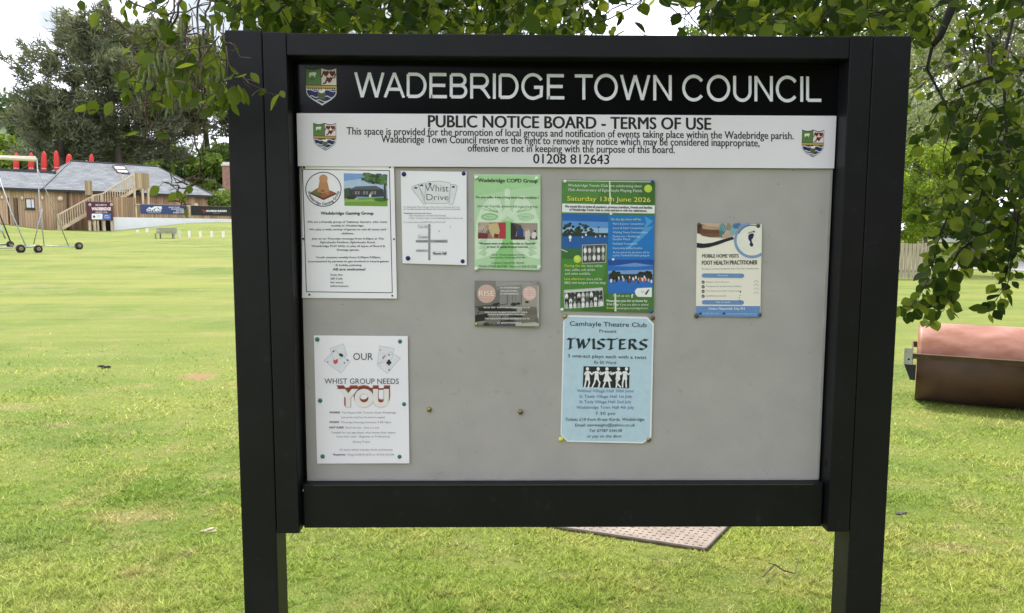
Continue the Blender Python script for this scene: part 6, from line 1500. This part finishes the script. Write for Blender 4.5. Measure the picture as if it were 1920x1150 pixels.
# birch on the left: tangled hanging twigs, catkins, bright leaves
bt_ = thing('birch_tree', (-2.6, -.2, 0), 'birch whose tangled hanging twigs and bright leaves droop over the left post', 'tree', 'trees overhanging the board')
m = MB(); m.tube([(-2.6,-.2,-.2),(-2.55,-.2,1.5),(-2.4,0,3.2),(-2.0,.3,5)], [.14,.11,.08,.03], 10); m.build('trunk', mat('birch_bark', (.5,.48,.44), .8, var=.4, scale=6), bt_, True)
Lv = Leaves(); g = rnd(202); q0 = None
m = MB(); m.tube([(-2.4,0,3.2), (-1.9,.1,3.35), (-1.35,.15,3.0), at(220,-120,.1), at(330,-20,.05), at(400,-60,.2)], [.04,.03,.02,.012,.008,.004], 7); m.build('limb', twig_m, bt_, True)
TW = [ # hanging twigs traced in the photograph: points, plane, radius, leaf chance
 ([(215,-20),(250,8),(300,22),(345,20),(392,8)],.10,.0030,.2), ([(345,-20),(330,30),(312,60),(298,75),(280,120),(272,160),(275,200),(272,260),(285,230)],.06,.0028,.25),
 ([(372,-20),(370,30),(378,80),(372,120),(350,150),(318,170),(300,160),(285,140)],.02,.0026,.3), ([(330,-10),(322,40),(300,70),(268,80),(240,60),(215,40),(195,22)],.08,.0022,.2),
 ([(395,-10),(385,40),(380,70),(345,60),(300,68),(262,78)],.05,.0024,.3), ([(404,-10),(408,40),(414,60),(420,75)],.03,.0022,.3), ([(352,30),(350,90),(345,140),(348,200),(330,230),(300,245),(270,255)],.12,.0024,.15),
 ([(385,60),(380,130),(378,180),(372,230),(366,270),(375,300),(372,340),(355,350),(330,355)],-.02,.0024,.03), ([(366,270),(350,300),(342,320)],-.02,.0016,.1), ([(378,180),(385,230),(380,280),(384,310)],-.02,.0016,.15),
 ([(375,340),(350,362),(335,375),(318,378)],-.02,.0030,.05), ([(372,340),(360,330),(345,340),(330,345)],-.03,.002,.1), ([(355,345),(330,336),(316,322)],-.04,.0016,.1), ([(338,352),(318,345),(304,342)],-.03,.0018,.2),
 ([(350,372),(338,384),(344,392)],-.02,.0016,.0), ([(272,200),(278,235),(285,245),(300,243),(318,225)],.1,.002,.05), ([(262,170),(276,220),(280,245)],.1,.0015,.05), ([(245,180),(265,215),(282,243)],.12,.0015,.05), ([(310,180),(300,215),(285,243)],.12,.0015,.05), ([(332,235),(305,262),(285,275)],.1,.0014,.05),
 ([(400,100),(430,115),(450,140),(470,160),(500,175),(530,182)],-.12,.0014,.0), ([(395,90),(412,130),(425,160),(432,195)],-.14,.0014,.6), ([(412,75),(425,80),(440,85),(447,98)],-.1,.0012,.0), ([(300,190),(260,195),(225,205),(190,205),(160,208)],.0,.0016,.0), ([(255,65),(225,45),(200,28),(188,18)],.05,.0018,.0),
 ([(322,100),(350,118),(380,110),(405,130)],.02,.002,.5), ([(330,150),(360,160),(390,175),(410,190)],-.05,.002,.6), ([(285,100),(270,130),(255,140),(240,150)],.08,.0018,.4), ([(340,60),(360,100),(345,130),(322,140)],.0,.0022,.4)]
for pts, Y_, r_, ch in TW:
    q = [at(u_+g.normal()*1.2, v_+g.normal()*1.2, Y_+.05*math.sin(2.1*k+u_)) for k, (u_, v_) in enumerate(pts)]
    qs = []
    for a, b in zip(q, q[1:]):
        for t in (0, .33, .66): qs.append(a*(1-t)+b*t + g.normal(size=3)*.0022)
    qs.append(q[-1]); Lv.twig(qs, r_, r_*.45)
    for k in range(len(qs)-1):
        if g.random() < ch:
            ld = unit(np.array([g.normal(), g.normal()*.5, -.9])); Lv.tw.tube([qs[k], qs[k]+ld*.014], [.0007,.0006], 3, False); Lv.leaf(g, qs[k]+ld*.014, ld, g.uniform(.022,.034), 1.0)
        if g.random() < .35:
            e_ = qs[k]+np.array([g.normal()*.03, g.normal()*.02, -g.random()*.03]); Lv.tw.tube([qs[k], (qs[k]+e_)/2+g.normal(size=3)*.005, e_], [.0012,.001,.0006], 4, False)
# leaves seen one by one: base pixel, tip pixel, plane
for (u0, v0, u1, v1, Y_) in [(150,0,158,24,.05),(195,-4,204,14,.1),(195,20,182,24,.05),(186,26,168,55,.04),(197,38,178,62,.04),(246,50,222,50,.08),(245,48,285,52,.1),(252,16,256,34,.1),(180,188,166,218,.0),(160,195,140,216,.0),(238,172,226,190,.05),(240,178,232,200,.05),(210,190,200,222,.02),
    (440,86,448,100,-.1),(470,136,488,156,-.12),(462,140,440,150,-.12),(500,168,482,178,-.14),(524,176,502,208,-.15),(526,170,534,184,-.15),(455,165,470,200,-.13),(440,160,434,218,-.16),(446,158,458,200,-.14),(425,150,415,190,-.12),(410,120,420,152,-.1),(350,112,330,150,0),(330,138,352,176,0),(318,145,300,170,0),(362,100,350,140,.0),(288,60,330,64,.02),(268,92,268,140,.05),(330,148,318,178,0),(322,300,330,335,-.03),(352,392,345,410,-.02),(408,100,400,140,0),(378,176,360,200,0),(390,150,412,168,-.06),(346,160,360,190,0),(300,110,285,125,.05),(395,36,412,44,.05),(405,20,418,52,.05),(400,10,432,20,.06),(352,20,340,36,.05),(428,170,420,214,-.14)]:
    a, b = at(u0, v0, Y_), at(u1, v1, Y_+g.normal()*.012); Lv.leaf(g, a, b-a, np.linalg.norm(b-a)*(.9 if v1-v0 < 45 else .72), .92, np.array([g.normal()*.4, -1.0, .3]))
# loose foliage among the tangle
def keepB(q):
    u, v = proj(q); return (215 < u < 470 and v < 215 and not (u > 455 and v > 60) and (q[1] < -.06 or q[1] > .1 or u < 410)) 
for _ in range(50):
    u_ = g.uniform(250, 450); v_ = g.uniform(-60, 170); Y_ = g.uniform(.02,.6) if u_ < 405 else g.uniform(.12,.6)
    if v_ > 60 and u_ > 400: Y_ = g.uniform(-.16,-.08); u_ = min(u_, 435)
    Lv.spray(g, at(u_, v_, Y_), (g.normal()*.7, g.normal()*.4, -.7), g.uniform(.08,.2), g.integers(3,6), .034, .8, .0016, keepB, 1.05)
Lv.build(bt_, L_birch, twig_m)
Pb = []
for _ in range(46):
    c = np.array([g.uniform(-3.6, -.6), g.uniform(-1.0, 1.4), g.uniform(2.75, 4.8)]); r_ = g.uniform(.3, .55)
    Pb.append(c + unit(g.normal(size=(120,3)))*r_*g.uniform(.3,1,(120,1))**.5)
Pb = np.concatenate(Pb); pv_ = np.array([proj(q)[1] for q in Pb]); Pb = Pb[pv_ < -30]
V = cards(g, Pb, .055, .8); npmesh('upper_leaves', V, np.arange(len(V)).reshape(-1,4), 4, L_birch, bt_)
for k in range(44):
    m = MB()
    u_ = g.uniform(255, 418); v_ = g.uniform(20, 185); Y_ = g.uniform(-.02,.25); p = at(u_, v_, Y_); h = g.uniform(.035,.06)
    d = np.array([g.normal()*.15, g.normal()*.1, -1]); m.tube([p, p+d*h*.1, p+d*h*.5, p+d*h*.92, p+d*h], [.001,.0032,.0038,.0028,.001], 7)
    m.build('catkin', mat('birch_catkin', (.16,.19,.07), .8, var=.3, scale=150, bump=.3), bt_, True)
L_belt = leafmat('belt_leaves', [(.030,.040,.022),(.045,.058,.032),(.065,.080,.045)], .2, .7)
# belt of trees behind the photographer
for i_, (x_, y_, H_, sp) in enumerate([(-3,-22,6.5,4.2),(3,-17,8,4.6),(8.5,-12,9,4.4),(11,-5.5,9,4.2),(15,-15,10,5)]):
    tree('broadleaf_tree', ['first','second','third','fourth','fifth'][i_] + ' tree from the left in the belt behind the viewer', (x_, y_, 0), H_, sp, 150+i_, L_belt, crown_z=.06, ncl=40, per=260, size=.42, trunk_r=.3, group='tree belt behind the viewer', clr=.36)
bpy.data.objects.remove(_fo)
